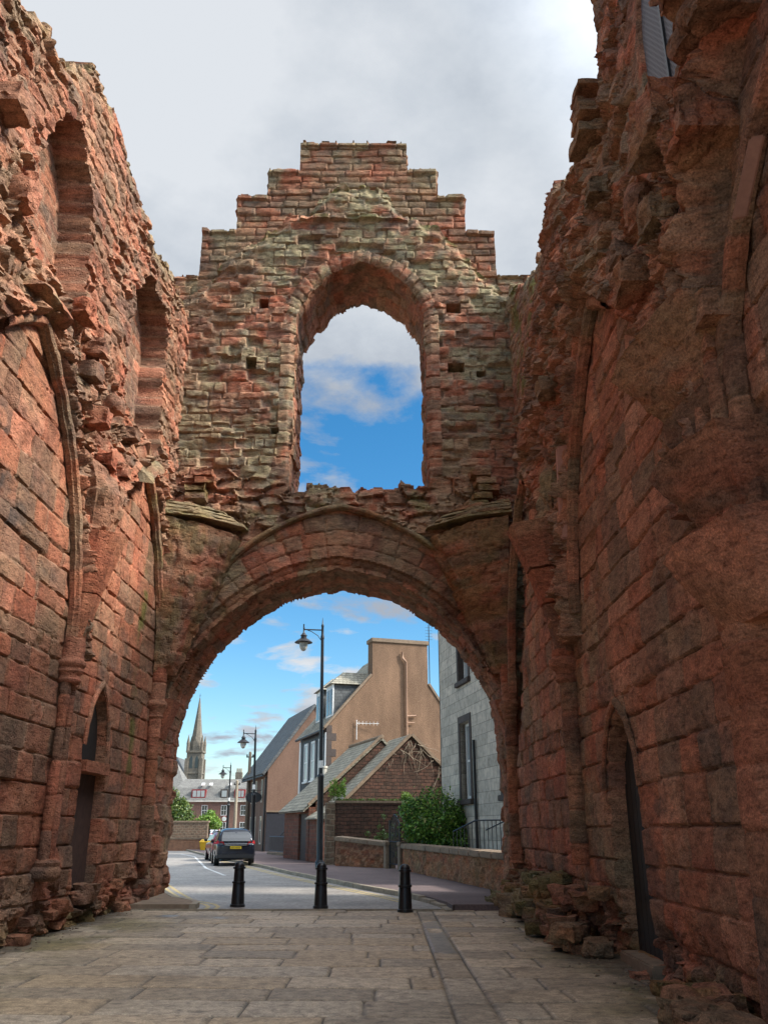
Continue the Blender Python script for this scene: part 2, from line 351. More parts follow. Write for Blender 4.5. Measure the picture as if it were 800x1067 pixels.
def grid_wall(name, P, C, keep, ext, steps, m, parent, amp=.05):
    """P[i,j] points of a stone face, C colours, keep the cells that stand; every free edge is carried back along ext as the wall's thickness"""
    ns, nh = P.shape[:2]; idx = np.arange(ns * nh).reshape(ns, nh)
    q = np.stack([idx[:-1, :-1], idx[1:, :-1], idx[1:, 1:], idx[:-1, 1:]], -1)[keep]
    V = P.reshape(-1, 3); CC = C.reshape(-1, 4)
    K = np.zeros((ns + 1, nh + 1), bool); K[1:-1, 1:-1] = keep
    E = []
    a = keep & ~K[:-2, 1:-1]; i, j = np.nonzero(a); E.append(np.stack([idx[i, j + 1], idx[i, j]], -1))
    a = keep & ~K[2:, 1:-1]; i, j = np.nonzero(a); E.append(np.stack([idx[i + 1, j], idx[i + 1, j + 1]], -1))
    a = keep & ~K[1:-1, :-2]; i, j = np.nonzero(a); E.append(np.stack([idx[i, j], idx[i + 1, j]], -1))
    a = keep & ~K[1:-1, 2:]; i, j = np.nonzero(a); E.append(np.stack([idx[i + 1, j + 1], idx[i, j + 1]], -1))
    E = np.concatenate(E); bv, inv = np.unique(E, return_inverse=True); inv = inv.reshape(E.shape)
    nb = len(bv); base = len(V); ext = np.array(ext, float); L = np.linalg.norm(ext); parts = [V]; cols = [CC]
    P0 = V[bv]; C0 = CC[bv]
    cx = float(np.mean(P0[:, 0])) if abs(ext[1]) > .1 else 0.
    qq = P0[:, 2] - .9 * np.abs(P0[:, 0] + 1.0) if abs(ext[1]) > .1 else P0[:, 1] * 1.0 + P0[:, 2] * .3
    toward = np.stack([np.sign(-1.0 - P0[:, 0]), 0 * qq, 0 * qq], -1) if abs(ext[1]) > .1 else np.stack([0 * qq, 0 * qq, 1 + 0 * qq], -1)
    row = np.floor((qq + .04 * vnoise(qq * 2, qq * 0, 5)) / .37); rj = np.abs((qq / .37) % 1 - .5)
    for s in range(steps + 1):
        t = s / steps; w = L * t; p = P0 + ext * t
        a = P0[:, 0] + P0[:, 1]; wq = (w + hsh(row, row * 0, 61) * .5 + .05 * vnoise(qq * 3, qq * 0 + w * 3, 62)) / .58; bl = np.floor(wq); cj = np.abs(wq % 1 - .5)
        blk = (hsh(row, bl, 63) - .5) * 1.5 * amp - amp * .6 * ((cj > .46) | (rj > .455))
        dv = np.stack([fbm(a * 1.6 + w * 2.1, P0[:, 2] * 1.6 - w, 101 + k, 4) for k in range(3)], -1) * amp
        dv = (dv + toward * blk[:, None]) * min(1., s / 2.)
        pp = p + dv; idh = hsh(row, bl, 64)
        cn = stone_col(pp[:, 0], pp[:, 1], pp[:, 2], idh, .35 * hsh(row, bl, 65), .1)
        parts.append(pp); cols.append(cn if s else C0)
    S = [q]
    for s in range(steps):
        b0 = base + s * nb; S.append(np.stack([b0 + inv[:, 0], b0 + nb + inv[:, 0], b0 + nb + inv[:, 1], b0 + inv[:, 1]], -1))
    V = np.concatenate(parts); CC = np.concatenate(cols); F = np.concatenate(S)
    used = np.unique(F); mp = np.zeros(len(V), np.int64); mp[used] = np.arange(len(used))
    return np_mesh(name, V[used], mp[F], CC[used], m, parent)

def stone_piece(name, pts, parent, m=None, res=.09, amp=.05, freq=2.5, beds=0., fine=.18, soft=.15, blocks=False, lichen=0., moss=0., soot=0., sub=None, seed=0, tint=None):
    """a block hewn from the hull of pts, its faces broken and weathered"""
    bm = bmesh.new(); [bm.verts.new(p) for p in pts]
    r = bmesh.ops.convex_hull(bm, input=bm.verts); 
    loose = [v for v in bm.verts if not v.link_faces]; bmesh.ops.delete(bm, geom=loose, context='VERTS')
    for _ in range(7):
        ed = [e for e in bm.edges if e.calc_length() > res * 1.8]
        if not ed or len(bm.verts) > 14000: break
        bmesh.ops.subdivide_edges(bm, edges=ed, cuts=1); bmesh.ops.triangulate(bm, faces=[f for f in bm.faces if len(f.verts) > 3])
    bmesh.ops.smooth_vert(bm, verts=bm.verts, factor=soft, use_axis_x=True, use_axis_y=True, use_axis_z=True)
    bm.normal_update(); sd = Vector((seed * 3.7, seed * 1.3, seed * 7.1))
    for v in bm.verts:
        p = v.co + sd; w_ = mnoise.noise_vector(p * 1.7) * .25
        n1 = mnoise.fractal(p * freq, .8, 2., 4); dv, pv = mnoise.voronoi((p + w_) * freq * 1.1); chip = min(1., (dv[1] - dv[0]) * 2.2) - .5 + .8 * (mnoise.cell(pv[0] * 3.1) - .5)
        n3 = mnoise.fractal(Vector((p.x, p.y, p.z * 2.2)) * freq * 5, .9, 2., 3)
        k_ = math.floor(p.z / .27 + .15 * mnoise.noise(p)); v.co += v.normal * (amp * (.45 * n1 + .75 * chip + fine * n3) + beds * ((k_ * 7.13 % 1) - .5 - .5 * math.exp(-(((p.z / .27 + .15 * mnoise.noise(p)) % 1 - .5) ** 2 - .25) ** 2 * 400)))
    bmesh.ops.triangulate(bm, faces=bm.faces)
    V = np.array([v.co[:] for v in bm.verts]); F = np.array([[v.index for v in f.verts] for f in bm.faces]); bm.free()
    idh = np.full(len(V), random.random() if tint is None else tint)
    if blocks: rw_ = np.floor(V[:, 2] / .27); idh = hsh(rw_, np.floor((V[:, 0] + V[:, 1]) / .5 + hsh(rw_, rw_ * 0, 3)), 71)
    C = stone_col(V[:, 0], V[:, 1], V[:, 2], idh, lichen, moss, soot)
    return np_mesh(name, V, F, C, m or M['stone'], parent, sharp=28)

def coursed_shaft(name, c, prof, parent, sides=40, shape=None, ch=.42, lichen=0., moss=0., amp=.012, seed=0, rings=None):
    """a shaft built of drums: prof is (height, radius); shape(theta) scales the radius (1 = round)"""
    h0, h1 = prof[0][0], prof[-1][0]; n = int((h1 - h0) / .03) + 2
    z = np.linspace(h0, h1, n); th = np.linspace(0, 2 * np.pi, sides, endpoint=False); Z, T = np.meshgrid(z, th, indexing='ij')
    R = np.interp(Z, [p[0] for p in prof], [p[1] for p in prof]) * (shape(T) if shape else 1.)
    k = np.floor((Z + seed * .13) / ch); fr = np.abs(((Z + seed * .13) / ch) % 1 - .5); ed = (.5 - fr) * ch
    R = R * (1 + (hsh(k, k * 0 + seed, 3) - .5) * .08) - .022 * np.exp(-(ed / .018) ** 2)
    X = c[0] + R * np.cos(T); Y = c[1] + R * np.sin(T)
    nn = fbm((X + Y) * 3 + T, Z * 3, 200 + seed, 4) * amp * 2; X = X + nn * np.cos(T); Y = Y + nn * np.sin(T)
    C = stone_col(X, Y, Z, hsh(k, k * 0 + seed, 9), lichen, moss)
    idx = np.arange(n * sides).reshape(n, sides); i2 = np.roll(idx, -1, 1)
    F = np.stack([idx[:-1], i2[:-1], i2[1:], idx[1:]], -1).reshape(-1, 4)
    V = np.stack([X, Y, Z], -1).reshape(-1, 3); C = C.reshape(-1, 4)
    # closed ends
    V = np.concatenate([V, [[c[0], c[1], h0], [c[0], c[1], h1]]]); C = np.concatenate([C, C[:1], C[-1:]]); a, b2 = len(V) - 2, len(V) - 1
    lo = np.stack([np.full(sides, a), i2[0], idx[0], np.full(sides, a)], -1); hi = np.stack([np.full(sides, b2), idx[-1], i2[-1], np.full(sides, b2)], -1)
    me_f = [tuple(f) for f in F] + [tuple(f[:3]) for f in lo] + [tuple(f[:3]) for f in hi]
    o0 = np.array(origin(parent)); me = bpy.data.meshes.new(name); me.from_pydata([tuple(p - o0) for p in V], [], me_f); me.update()
    at = me.color_attributes.new('Col', 'FLOAT_COLOR', 'POINT'); at.data.foreach_set('color', C.astype(np.float32).ravel())
    me.polygons.foreach_set('use_smooth', [True] * len(me.polygons)); me.set_sharp_from_angle(angle=math.radians(40))
    return link(name, me, M['stone'], parent)

def moulding(name, path, wall_n, w, d, parent, seed=0, lichen=.3, moss=0., amp=.02, vous=.5):
    """a moulded rib laid along path (world points) on a wall whose outward normal is wall_n"""
    n0 = Vector(wall_n); P = [Vector(p) for p in path]
    # resample
    L = [0]
    for a, b2 in zip(P, P[1:]): L.append(L[-1] + (b2 - a).length)
    n = max(8, int(L[-1] / .05)); ts = np.linspace(0, L[-1], n); A = np.array([list(p) for p in P])
    S = np.stack([np.interp(ts, L, A[:, k]) for k in range(3)], -1)
    prof = [(-.5, -.25), (-.5, .35), (-.36, .5), (-.3, .85), (-.12, 1.), (.12, 1.), (.3, .85), (.36, .5), (.5, .35), (.5, -.25)]
    V = []; 
    for i in range(n):
        t = Vector(S[min(i + 1, n - 1)] - S[max(i - 1, 0)]).normalized(); side = t.cross(n0).normalized()
        k = math.floor(ts[i] / vous); j = math.exp(-(((ts[i] / vous) % 1 - .5) ** 2 - .25) ** 2 * 3e3) if True else 0
        e = min(ts[i] % vous, vous - ts[i] % vous); g = 1 - .14 * math.exp(-(e / .02) ** 2) + (float(hsh(k, seed)) - .5) * .16
        for a, b2 in prof:
            p = Vector(S[i]) + side * a * w + n0 * b2 * d * g
            nz = mnoise.noise_vector(p * 3.1 + Vector((seed, 0, 0))); V.append(p + nz * amp)
    V = np.array([v[:] for v in V]); q = len(prof); idx = np.arange(n * q).reshape(n, q)
    F = np.stack([idx[:-1, :-1], idx[1:, :-1], idx[1:, 1:], idx[:-1, 1:]], -1).reshape(-1, 4)
    idh = hsh(np.floor(np.repeat(ts, q) / vous), np.full(n * q, seed), 5)
    C = stone_col(V[:, 0], V[:, 1], V[:, 2], idh, lichen, moss)
    ends = [list(idx[0])[::-1], list(idx[-1])]
    o = np_mesh(name, V, F, C, M['stone'], parent, sharp=40); return o

# ================================================================== THE GATEHOUSE
XL, XR, YD = -5.6, 3.1, 21.5
gate = empty('ruined_gatehouse', (-1.2, 12, 0), 'roofless ruined red sandstone gatehouse with pointed arch and crow-stepped gable over the paved passage', 'gatehouse')

def rubble(s, h, k, a=1., fx=2.4, fy=3.3):
    wv = .22 * vnoise(s * 1.3, h * 1.3, k + 40)
    f1, f2, i1, t1 = voro(s * fx + wv, h * fy + wv, k, True); g1, g2, i2, t2 = voro(s * fx * 2.2, h * fy * 2.0, k + 9, True)
    d = (i1 - .55) * .24 + t1 * .30 - .09 * (1 - sst(0, .09, f2)) + ((i2 - .5) * .06 + t2 * .12 - .035 * (1 - sst(0, .1, g2))) * (i1 > .3)
    d = d - .18 * (i1 > .86) * sst(.03, .14, f2)
    d = d + .08 * fbm(s * .8, h * .8, k + 20, 3) + .016 * fbm(s * 6, h * 8, k + 25, 4)
    return d * a, f2, i1

def joints(d, ed, jd=.034, jw=.017, rd=.055, ra=.016):
    return d - jd * np.exp(-(ed / jw) ** 2) - ra * (1 - sst(0, rd, ed))

def side_wall(side):
    left = side < 0
    ys = np.arange(3.4 if left else 2.0, YD + .001, .030 if left else .028); top = 16.6 if left else 17.2
    hs_ = np.arange(-.12, top, .030 if left else .028)
    S, H = np.meshgrid(ys, hs_, indexing='ij')
    arcs = [(12.05, 3.1, 4.4, 9.35), (18.45, 2.75, 4.5, 9.65), (5.8, 2.9, 4.4, 9.2)] if left else [(10.75, 2.65, 4.5, 8.8), (17.4, 3.05, 4.5, 8.7), (4.3, 2.8, 4.4, 8.9)]
    sd = np.min([lancet(S, H, *a) for a in arcs], 0); sd = np.where(H < 4.45, -1., sd)
    k = 300 if left else 400
    dl, el, il = ashlar(S, H, k + 1, (.30, .50), (.4, 1.1), off=.009, wav=.02)
    du, eu, iu = ashlar(S, H, k + 2, (.20, .36), (.3, .85), off=.035, wav=.05, tilt=.3)
    wear = fbm(S * .55, H * .55, k + 3, 3)
    low = joints(dl, el, .055, .011, .03, .005) - .03 * np.clip(fbm(S * .9, H * 2.3, k + 24, 3), 0, 1) * np.exp(-(el / .06) ** 2) * 3 + .014 * fbm(S * 4, H * 4, k + 4, 5, .6) - .05 * sst(.25, .6, wear) * (hsh(np.floor(il * 997), np.floor(il * 131)) > .4)
    flake = (hsh(np.floor(il * 7919), np.floor(il * 104729)) > .88); low = low - flake * (.015 + .05 * np.clip(fbm(S * 3, H * 5, k + 8, 3), -.5, 1))
    rm = sst(-.15, .35, fbm(S * .7, H * .7, k + 26, 3)); upp = (joints(du, eu, .06, .016, .04, .012)) * (1 - rm) + rm * .55 * rubble(S, H, k + 27, 1., 2.0, 4.2)[0] + .09 * fbm(S * 1.2, H * 1.2, k + 5, 5, .6) + .05 * fbm(S * 5, H * 7, k + 6, 4, .6)
    rb, rf, ri = rubble(S, H, k + 7)
    # broken vault core above the ribs, blending into the coursed upper wall
    nz = fbm(S * .5, H * .5, k + 11, 3)
    above = sst(-.02, .12, sd)
    wr = 1 - sst(.8, 2.0, (H - 9.6) + 1.6 * nz) if left else 1 - sst(-.2, 2.2, (H - 10.1) + 2.2 * nz - .6 * (S < 9))
    prot = (.34 if left else .38) * np.exp(-np.clip(sd, 0, 9) / (.9 if left else 1.3))
    up_mix = rb * 1.0 * wr + upp * (1 - wr) + prot * wr
    d = low * (1 - above) + up_mix * above
    if not left:
        # the wall breaks off at a stacked edge towards the gable; the stub beyond it is set back
        setb = (S > 14.6) & (H > 12.1 - (S - 14.6) * 1.45 + .25 * vnoise(H * 3, S, 5))
        d = d + .16 * above * sst(9.7, 10.2, S) * (H > 8.9) * ~setb
        d = np.where(setb, d * .7 - .5, d)
        d = d + .22 * sst(.5, 1., above) * np.exp(-((S - 6.9) / 1.3) ** 2 - ((H - 7.4) / 1.3) ** 2) + .55 * wr * above * np.clip(rubble(S, H, k + 29, 1., .95, 1.3)[0] - .02, -.2, .3)
        d = d - .14 * (.5 + .5 * np.sign(vnoise(np.floor(H * 3.1), H * 0, 77))) * (S > 9.9) * (S < 10.7) * (H > 10.6)
    # openings and niches cut into the face
    idh = np.where(above * wr > .5, ri, np.where(above > .5, iu, il))
    def cut(sdn, depth, band=.05, back=None):
        nonlocal d
        t = sst(0, band, -sdn)
        bk = -depth + (back if back is not None else .4 * joints(du, eu, .04, .02)); d = d * (1 - t) + bk * t
        d = d + .05 * np.exp(-(sdn / .09) ** 2) * (sdn > 0) * 0
    wob = .06 * fbm(S * 2, H * 2, k + 12, 3)
    if left:
        cut(np.maximum(lancet(S, H, 17.35, .66, 3.1, 4.25), -(H - 2.82)), .27); cut(np.maximum(np.abs(S - 17.5) - .70, np.maximum(H - 2.70, .25 - H)), .26)
        cut(np.maximum(lancet(S, H, 12.55, 1.2, 12.0, 13.9) + wob * 2, 10.3 + .3 * vnoise(S * 2, H, 3) - H), .62)
        cut(np.maximum(lancet(S, H, 18.1, 1.4, 12.6, 14.3) + wob * 2, 10.2 - H), .62)
        cut(np.maximum(np.abs(S - 20.72) - .14, np.abs(H - 12.6) - .34), .5)
    else:
        cut(np.maximum(lancet(S, H, 11.85, .76, 2.1, 3.08), .12 - H), .36)
        nearw = np.exp(-(np.clip(np.maximum(lancet(S, H, 7.25, .66, 10.5, 11.7), 9.2 - H), 0, 9) / .8) ** 2); d = d * (1 - .9 * nearw); cut(np.maximum(lancet(S, H, 7.25, .66, 10.5, 11.9), 9.2 - H), .16)
    # ragged footing
    ft = 1 - sst(.35, 1.15, H + .5 * fbm(S * .8, H * .4, k + 13, 3) + (0 if left else .35 * (S < 11.3)))
    d = d + ft * (.9 * rubble(S, H, k + 14, 1.)[0] + (.02 if left else -.06))
    # the ragged head of the wall
    if left: tp = poly(ys, [(3, 13.4), (9, 13.7), (10.1, 14.05), (10.9, 14.4), (11.3, 14.2), (12.1, 14.9), (13, 15.7), (14.6, 15.85), (16.3, 15.5), (17.8, 15.3), (19.8, 15.6), (21.5, 15.4)])
    else: tp = poly(ys, [(2, 14.8), (9.1, 14.5), (9.5, 13.4), (9.64, 12.2), (9.85, 11.3), (10.9, 12.0), (11.3, 11.6), (13.1, 12.9), (13.5, 12.45), (14.65, 12.05), (14.75, 12.0), (16.3, 13.1), (18, 14.4), (20.1, 15.8), (21.5, 16.6)])
    tp = tp + (hsh(np.floor(ys / .47), np.floor(ys * 0), k) - .5) * .34 + .10 * vnoise(ys * 2.2, ys * 0, k) + .04 * vnoise(ys * 9, ys * 0, k)
    if not left: tp = tp + .25 * (hsh(np.floor(ys / .3), np.floor(ys * 0), 8) - .5) * ((ys > 9.4) & (ys < 10.5))
    Hc = (H[:-1, :-1] + H[1:, 1:]) / 2; tpc = (tp[:-1] + tp[1:])[:, None] / 2
    # snap the heads of the cells to the profile in whole courses
    cs = np.floor(tpc / .13) * .13
    keep = Hc < cs
    d = d - .10 * sst(.5, 0, tp[:, None] - H)
    X = XL + d if left else XR - d
    lich = (.10 + .5 * sst(1.2, 0, tp[:, None] - H) + .35 * above * wr * sst(-.2, .5, fbm(S * .6, H * .6, k + 15, 3)))
    if not left: lich = lich + .35 * (S > 12.5) * (H < 8) * sst(-.3, .4, fbm(S * .5, H * .7, k + 16, 3)) + .35 * (S > 15) * (H > 9.5)
    moss = .5 * sst(.5, 0, H + .2 * nz)
    if left: moss = moss + 1.2 * np.exp(-((S - 19.75 - .05 * vnoise(H * 1.3, H, 6)) / .22) ** 2) * sst(.8, 2.5, H) * sst(8.4, 6.5, H) + .5 * sst(.4, 0, tp[:, None] - H)
    else: moss = moss + .9 * (S > 16.5) * (H > 10) * sst(0, .4, fbm(S, H, k + 17, 3))
    soot = 0.
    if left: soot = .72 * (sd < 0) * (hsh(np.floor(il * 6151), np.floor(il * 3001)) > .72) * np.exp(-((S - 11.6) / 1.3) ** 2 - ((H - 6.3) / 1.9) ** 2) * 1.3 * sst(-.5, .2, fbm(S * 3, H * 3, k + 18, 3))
    mort = np.where(above * (1 - wr) > .5, .6 * np.exp(-(eu / .025) ** 2), np.where(above > .5, .55 * np.exp(-(rf / .10) ** 2), .75 * sst(.05, .4, fbm(S * .5, H * .6, k + 30, 3)) * np.exp(-(el / .016) ** 2)))
    if not left: mort = mort * .6
    C = stone_col(X, S, H, idh, np.clip(lich, 0, .9), np.clip(moss, 0, .85), np.clip(soot, 0, .8), mort)
    if not left: C[..., :3] *= np.array([1.13, 1.14, 1.18])
    P = np.stack([X, S, H], -1)
    if not left: P = P[::-1]; C = C[::-1]; keep = keep[::-1]
    o = grid_wall('side_wall', P, C, keep, (-1.6 if left else 1.6, 0, 0), 7, M['stone'], gate, .09)
    return o, arcs

lw, larcs = side_wall(-1)
rw, rarcs = side_wall(1)
lw['label'] = 'warm red side wall with two lancet recesses, standing on the left of the passage'
rw['label'] = 'dark shaded side wall with a netted opening and a plank door, on the right of the passage'

# ---- the gable wall at the end of the passage
def sd_polyline(X, Z, pts):
    """signed distance (negative inside) and arc position along an open curve whose inside is below it"""
    p = np.array(pts); seg = np.hypot(*(p[1:] - p[:-1]).T); L = np.concatenate([[0], np.cumsum(seg)])
    best = np.full(X.shape, 1e9); arc = np.zeros(X.shape)
    for i in range(len(p) - 1):
        t = np.clip(((X - p[i, 0]) * (p[i + 1, 0] - p[i, 0]) + (Z - p[i, 1]) * (p[i + 1, 1] - p[i, 1])) / seg[i] ** 2, 0, 1)
        dd = (X - p[i, 0] - t * (p[i + 1, 0] - p[i, 0])) ** 2 + (Z - p[i, 1] - t * (p[i + 1, 1] - p[i, 1])) ** 2
        m_ = dd < best; best = np.where(m_, dd, best); arc = np.where(m_, L[i] + t * seg[i], arc)
    ins = (Z < np.interp(X, p[:, 0], p[:, 1])) & (X > p[0, 0]) & (X < p[-1, 0])
    return np.where(ins, -1, 1) * np.sqrt(best), arc

AC, AW = -1.22, 4.28
def smooth_curve(P, times=2):
    for _ in range(times): P = [P[0]] + [(a[0] * w + b[0] * (1 - w), a[1] * w + b[1] * (1 - w)) for a, b in zip(P, P[1:]) for w in (.75, .25)] + [P[-1]]
    return P
half = smooth_curve([(0, 8.0), (.9, 7.86), (1.6, 7.60), (2.35, 7.15), (3.0, 6.58), (3.5, 5.99), (3.95, 5.22), (4.2, 4.5), (AW, 3.8)])
ARCH = [(AC - AW - .0005, -.5)] + [(AC - a, z) for a, z in half[::-1]] + [(AC + a, z) for a, z in half[1:]] + [(AC + AW + .0005, -.5)]
def gable():
    xs = np.arange(-6.6, 4.41, .04); zs = np.arange(-.12, 22.7, .04)
    X, Z = np.meshgrid(xs, zs, indexing='ij'); k = 500
    sa, arc = sd_polyline(X, Z, ARCH)
    hood = lancet(X, Z, -1.17, 4.35, 4.47, 9.67); hood = np.where(Z < 4.47, 1., hood)
    sw = lancet(X, Z, -.67, 1.86, 15.2, 17.45)
    d0, e0, i0 = ashlar(X, Z, k + 1, (.17, .33), (.24, .85), off=.042, wav=.06)
    dv, ev, iv = ashlar(arc, sa, k + 2, (.42, .5), (.34, .62), off=.02)
    wv_s = np.arctan2(Z - 14.9, X + .67) * 2.4; wv_s = np.where(Z < 14.9, Z * 1.0, wv_s + 20)
    dw, ew, iw = ashlar(wv_s, sw, k + 3, (.5, .6), (.26, .42), off=.03)
    br = hsh(np.floor(i0 * 9973), np.floor(i0 * 331)) > .8; main = joints(d0, e0, .05, .016, .03, .006) - br * .11 * sst(0, .05, e0) + .06 * fbm(X * .8, Z * .8, k + 4, 4) + .05 * fbm(X * 4, Z * 7, k + 5, 5, .6)
    rb, rf, ri = rubble(X, Z, k + 6, .8, 1.6, 3.6)
    rough = sst(.3, .7, np.exp(-((Z - 9.6) / 1.1) ** 2) + .35 * fbm(X * .7, Z * .7, k + 7, 3)) * (hood > 0) * (Z > 8)
    d = main * (1 - rough) + (rb + .05) * rough
    ring = (hood < 0) & (sa > 0)
    d = np.where(ring, joints(dv, ev) - .06 + .02 * fbm(X * 4, Z * 4, k + 8, 3) - .09 * (sa < .30) - .05 * sst(.0, .25, .30 - sa), d)
    wr = (sw > 0) & (sw < .40) & (Z > 10.6)
    d = np.where(wr, joints(dw, ew, .045, .016) + .02 - .12 * sst(.16, 0., sw) + .03 * fbm(X * 4, Z * 4, k + 21, 3), d)
    # front face under the raggle of the lost roof; the crow-stepped wall stands behind it
    fr = poly(xs, [(-6.6, 15.2), (-5.62, 16.5), (-4.58, 17.75), (-3.2, 19.0), (-2.62, 19.35), (-2.3, 19.3), (-1.75, 20.1), (-1.5, 20.35), (-.2, 20.3), (.15, 20.0), (.6, 19.25), (1.55, 18.85), (2.6, 17.6), (3.45, 16.5), (4.4, 15.2)])
    fr = fr + .14 * vnoise(xs * 3.1, xs * 0, k + 9) + .06 * vnoise(xs * 9, xs * 0, k + 10)
    fd = fr[:, None] - Z
    band = (np.abs(X + .9) < 1.65) & (np.abs(Z - 19.05) < .1)
    d = d + .12 * band + .10 * np.exp(-(fd / .16) ** 2)
    d0b, e0b, i0b = ashlar(X, Z, k + 12, (.22, .3), (.4, .9), off=.03)
    upper = joints(d0b, e0b, .05, .02) + .03 * fbm(X * 3, Z * 4, k + 13, 4) - .55
    d = np.where(fd < 0, upper, d - .22 * sst(.5, 0, fd))
    # crow steps
    st = [(-6.9, 17.3), (-5.62, 19.03), (-4.58, 20.3), (-3.65, 21.32), (-2.71, 22.4), (.74, 21.32), (1.67, 20.3), (2.56, 18.95), (3.43, 17.36)]
    tp = np.zeros_like(xs)
    for a, z in st: tp = np.where(xs >= a, z, tp)
    cap = (tp[:, None] - Z); d = d + .07 * (cap < .13) * (fd < 0)
    tp = tp + (hsh(np.floor(xs / .5), np.floor(xs * 0), 3) - .5) * .10 + .03 * vnoise(xs * 6, xs * 0, 19)
    # put-log holes
    for hx, hz, w, hh_ in [(-3.49, 16.0, .13, .16), (-3.75, 14.02, .15, .18), (2.04, 15.87, .2, .15), (2.03, 13.87, .22, .14), (2.75, 13.7, .12, .1), (-2.98, 11.9, .1, .08)]:
        d = d - .45 * ((np.abs(X - hx) < w) & (np.abs(Z - hz) < hh_))
    sill = 10.28 + (hsh(np.floor(xs / .42), np.floor(xs * 0), 14) - .5) * .3 + .08 * vnoise(xs * 5, xs * 0, 4)
    wob = .05 * vnoise(wv_s * 1.9, X * 0, 6) + .035 * (hsh(np.floor(wv_s / .34), np.floor(Z * 0), 15) - .5)
    awob = .035 * vnoise(arc * 2.2, X * 0, 7) + .02 * vnoise(arc * 6, X * 0, 16)
    opening = ((sa + awob) < 0) | (((sw + wob) < 0) & (Z > sill[:, None]))
    c = lambda A: (A[:-1, :-1] + A[1:, :-1] + A[1:, 1:] + A[:-1, 1:]) / 4
    ov = np.where(((sa + awob) < 0) | (((sw + wob) < 0) & (Z > sill[:, None])), 1., 0.)
    Zc = c(Z); tpc = np.minimum(tp[:-1], tp[1:])[:, None]
    keep = (c(ov) < .5) & (Zc < tpc)
    # pull the vertices of the arris onto the opening's curve
    for sdv, s0, ok in ((sa + awob, sa, np.abs(sa + awob) < .058), (sw + wob, sw, (np.abs(sw + wob) < .058) & (Z > 10.6))):
        gx = np.gradient(s0, .04, axis=0); gz = np.gradient(s0, .04, axis=1); gl = np.hypot(gx, gz) + 1e-6
        X = np.where(ok, X - sdv * gx / gl ** 2, X); Z = np.where(ok, Z - sdv * gz / gl ** 2, Z)
    Y = YD - d
    idh = np.where(ring, iv, np.where(wr, iw, np.where(fd < 0, i0b, i0))); idh = .25 + .5 * idh
    li = .35 + 1.1 * sst(11.2, 14.2, Z + 1.2 * fbm(X * .6, Z * .5, k + 14, 3)) * sst(4.2, 1.6, np.abs(X + .6)) * (fd > 0) + .5 * sst(9.5, 13, Z) * (X > 1.5) * (fd > 0) + .35 * (fd < 0) * sst(1.2, .2, cap)
    li = np.where(ring, .30 + .5 * sst(6.6, 8.2, Z) * sst(-.1, .4, fbm(X * .8, Z * .8, k + 15, 3)), li) * np.where(wr, .3, 1)
    li = li + .6 * sst(0, .4, fbm(X * .45 + 3, Z * .35, k + 16, 3)) * (fd > 0) * (hood > 0)
    mo = .85 * np.exp(-(np.clip(fd, -1, 9) / .25) ** 2) * (fd > -.1) + .6 * sst(9.1, 9.6, Z) * sst(10.6, 9.8, Z) * sst(.0, .4, fbm(X * 1.2, Z, k + 17, 3)) + .5 * band + .4 * ring * sst(.25, .6, fbm(X * .6, Z * .6, k + 18, 3))
    mort = np.where(fd < 0, .2, .5) * np.exp(-(e0 / .022) ** 2) * (~ring)
    C = stone_col(X, Y, Z, idh, np.clip(li, 0, .95), np.clip(mo, 0, .9), 0., mort)
    P = np.stack([X, Y, Z], -1)
    return grid_wall('gable_wall', P, C, keep, (0, 2.3, 0), 34, M['stone'], gate, .06)
gw = gable()
gw['label'] = 'end wall of the passage with the wide arch, the empty pointed window and the crow-stepped gable'

# ---- mouldings, shafts and the stumps of the fallen vault
def arch_path(c, w, hs, ha, X, lo, hi, n=40):
    """points of a pointed arch on a side wall between the parameters lo and hi (0 near springing, .5 apex, 1 far springing)"""
    a = ha - hs; R = (w * w + a * a) / (2 * w); am = math.acos((R - w) / R); P = []
    for i in range(n + 1):
        t = lo + (hi - lo) * i / n
        if t < .5: q = am * t / .5; P.append((X, c - (R * math.cos(q) - (R - w)), hs + R * math.sin(q)))
        else: q = am * (1 - t) / .5; P.append((X, c + (R * math.cos(q) - (R - w)), hs + R * math.sin(q)))
    return P
moulding('vault_rib', arch_path(*larcs[0], XL + .04, .38, .99), (1, 0, 0), .20, .15, lw, 1, .25)
moulding('vault_rib', arch_path(*larcs[1], XL + .04, .40, .99), (1, 0, 0), .18, .15, lw, 2, .4, .4)
moulding('vault_rib', arch_path(*rarcs[0], XR - .04, .42, .97)[::-1], (-1, 0, 0), .20, .13, rw, 3, .25)
moulding('vault_rib', arch_path(*rarcs[1], XR - .04, .46, .99)[::-1], (-1, 0, 0), .18, .14, rw, 4, .35)
# broken slabs over the rib heads
for pts, par, sd_ in (([(XL, 11.0, 9.3), (XL + .5, 11.1, 9.4), (XL + .45, 12.5, 9.55), (XL, 12.7, 9.3), (XL, 11.2, 9.75), (XL + .2, 12.2, 9.9)], lw, 3),
                      ([(XR, 9.3, 8.5), (XR - .35, 9.4, 8.7), (XR - .42, 10.6, 9.05), (XR, 10.9, 8.75), (XR, 9.6, 9.1), (XR - .2, 10.3, 9.3)], rw, 5),
                      ([(XL, 17.4, 8.7), (XL + .55, 17.6, 8.75), (XL + .5, 18.6, 9.5), (XL, 18.8, 9.6), (XL, 17.5, 9.3), (XL + .3, 18.3, 9.75)], lw, 8)):
    stone_piece('broken_slab', pts, par, amp=.05, lichen=.6, moss=.15, seed=sd_)
def hood_path(c, w, hs, ha, n=70):
    return [(y, YD + .02, z) for _, y, z in arch_path(c, w, hs, ha, 0, .04, .96, n)]
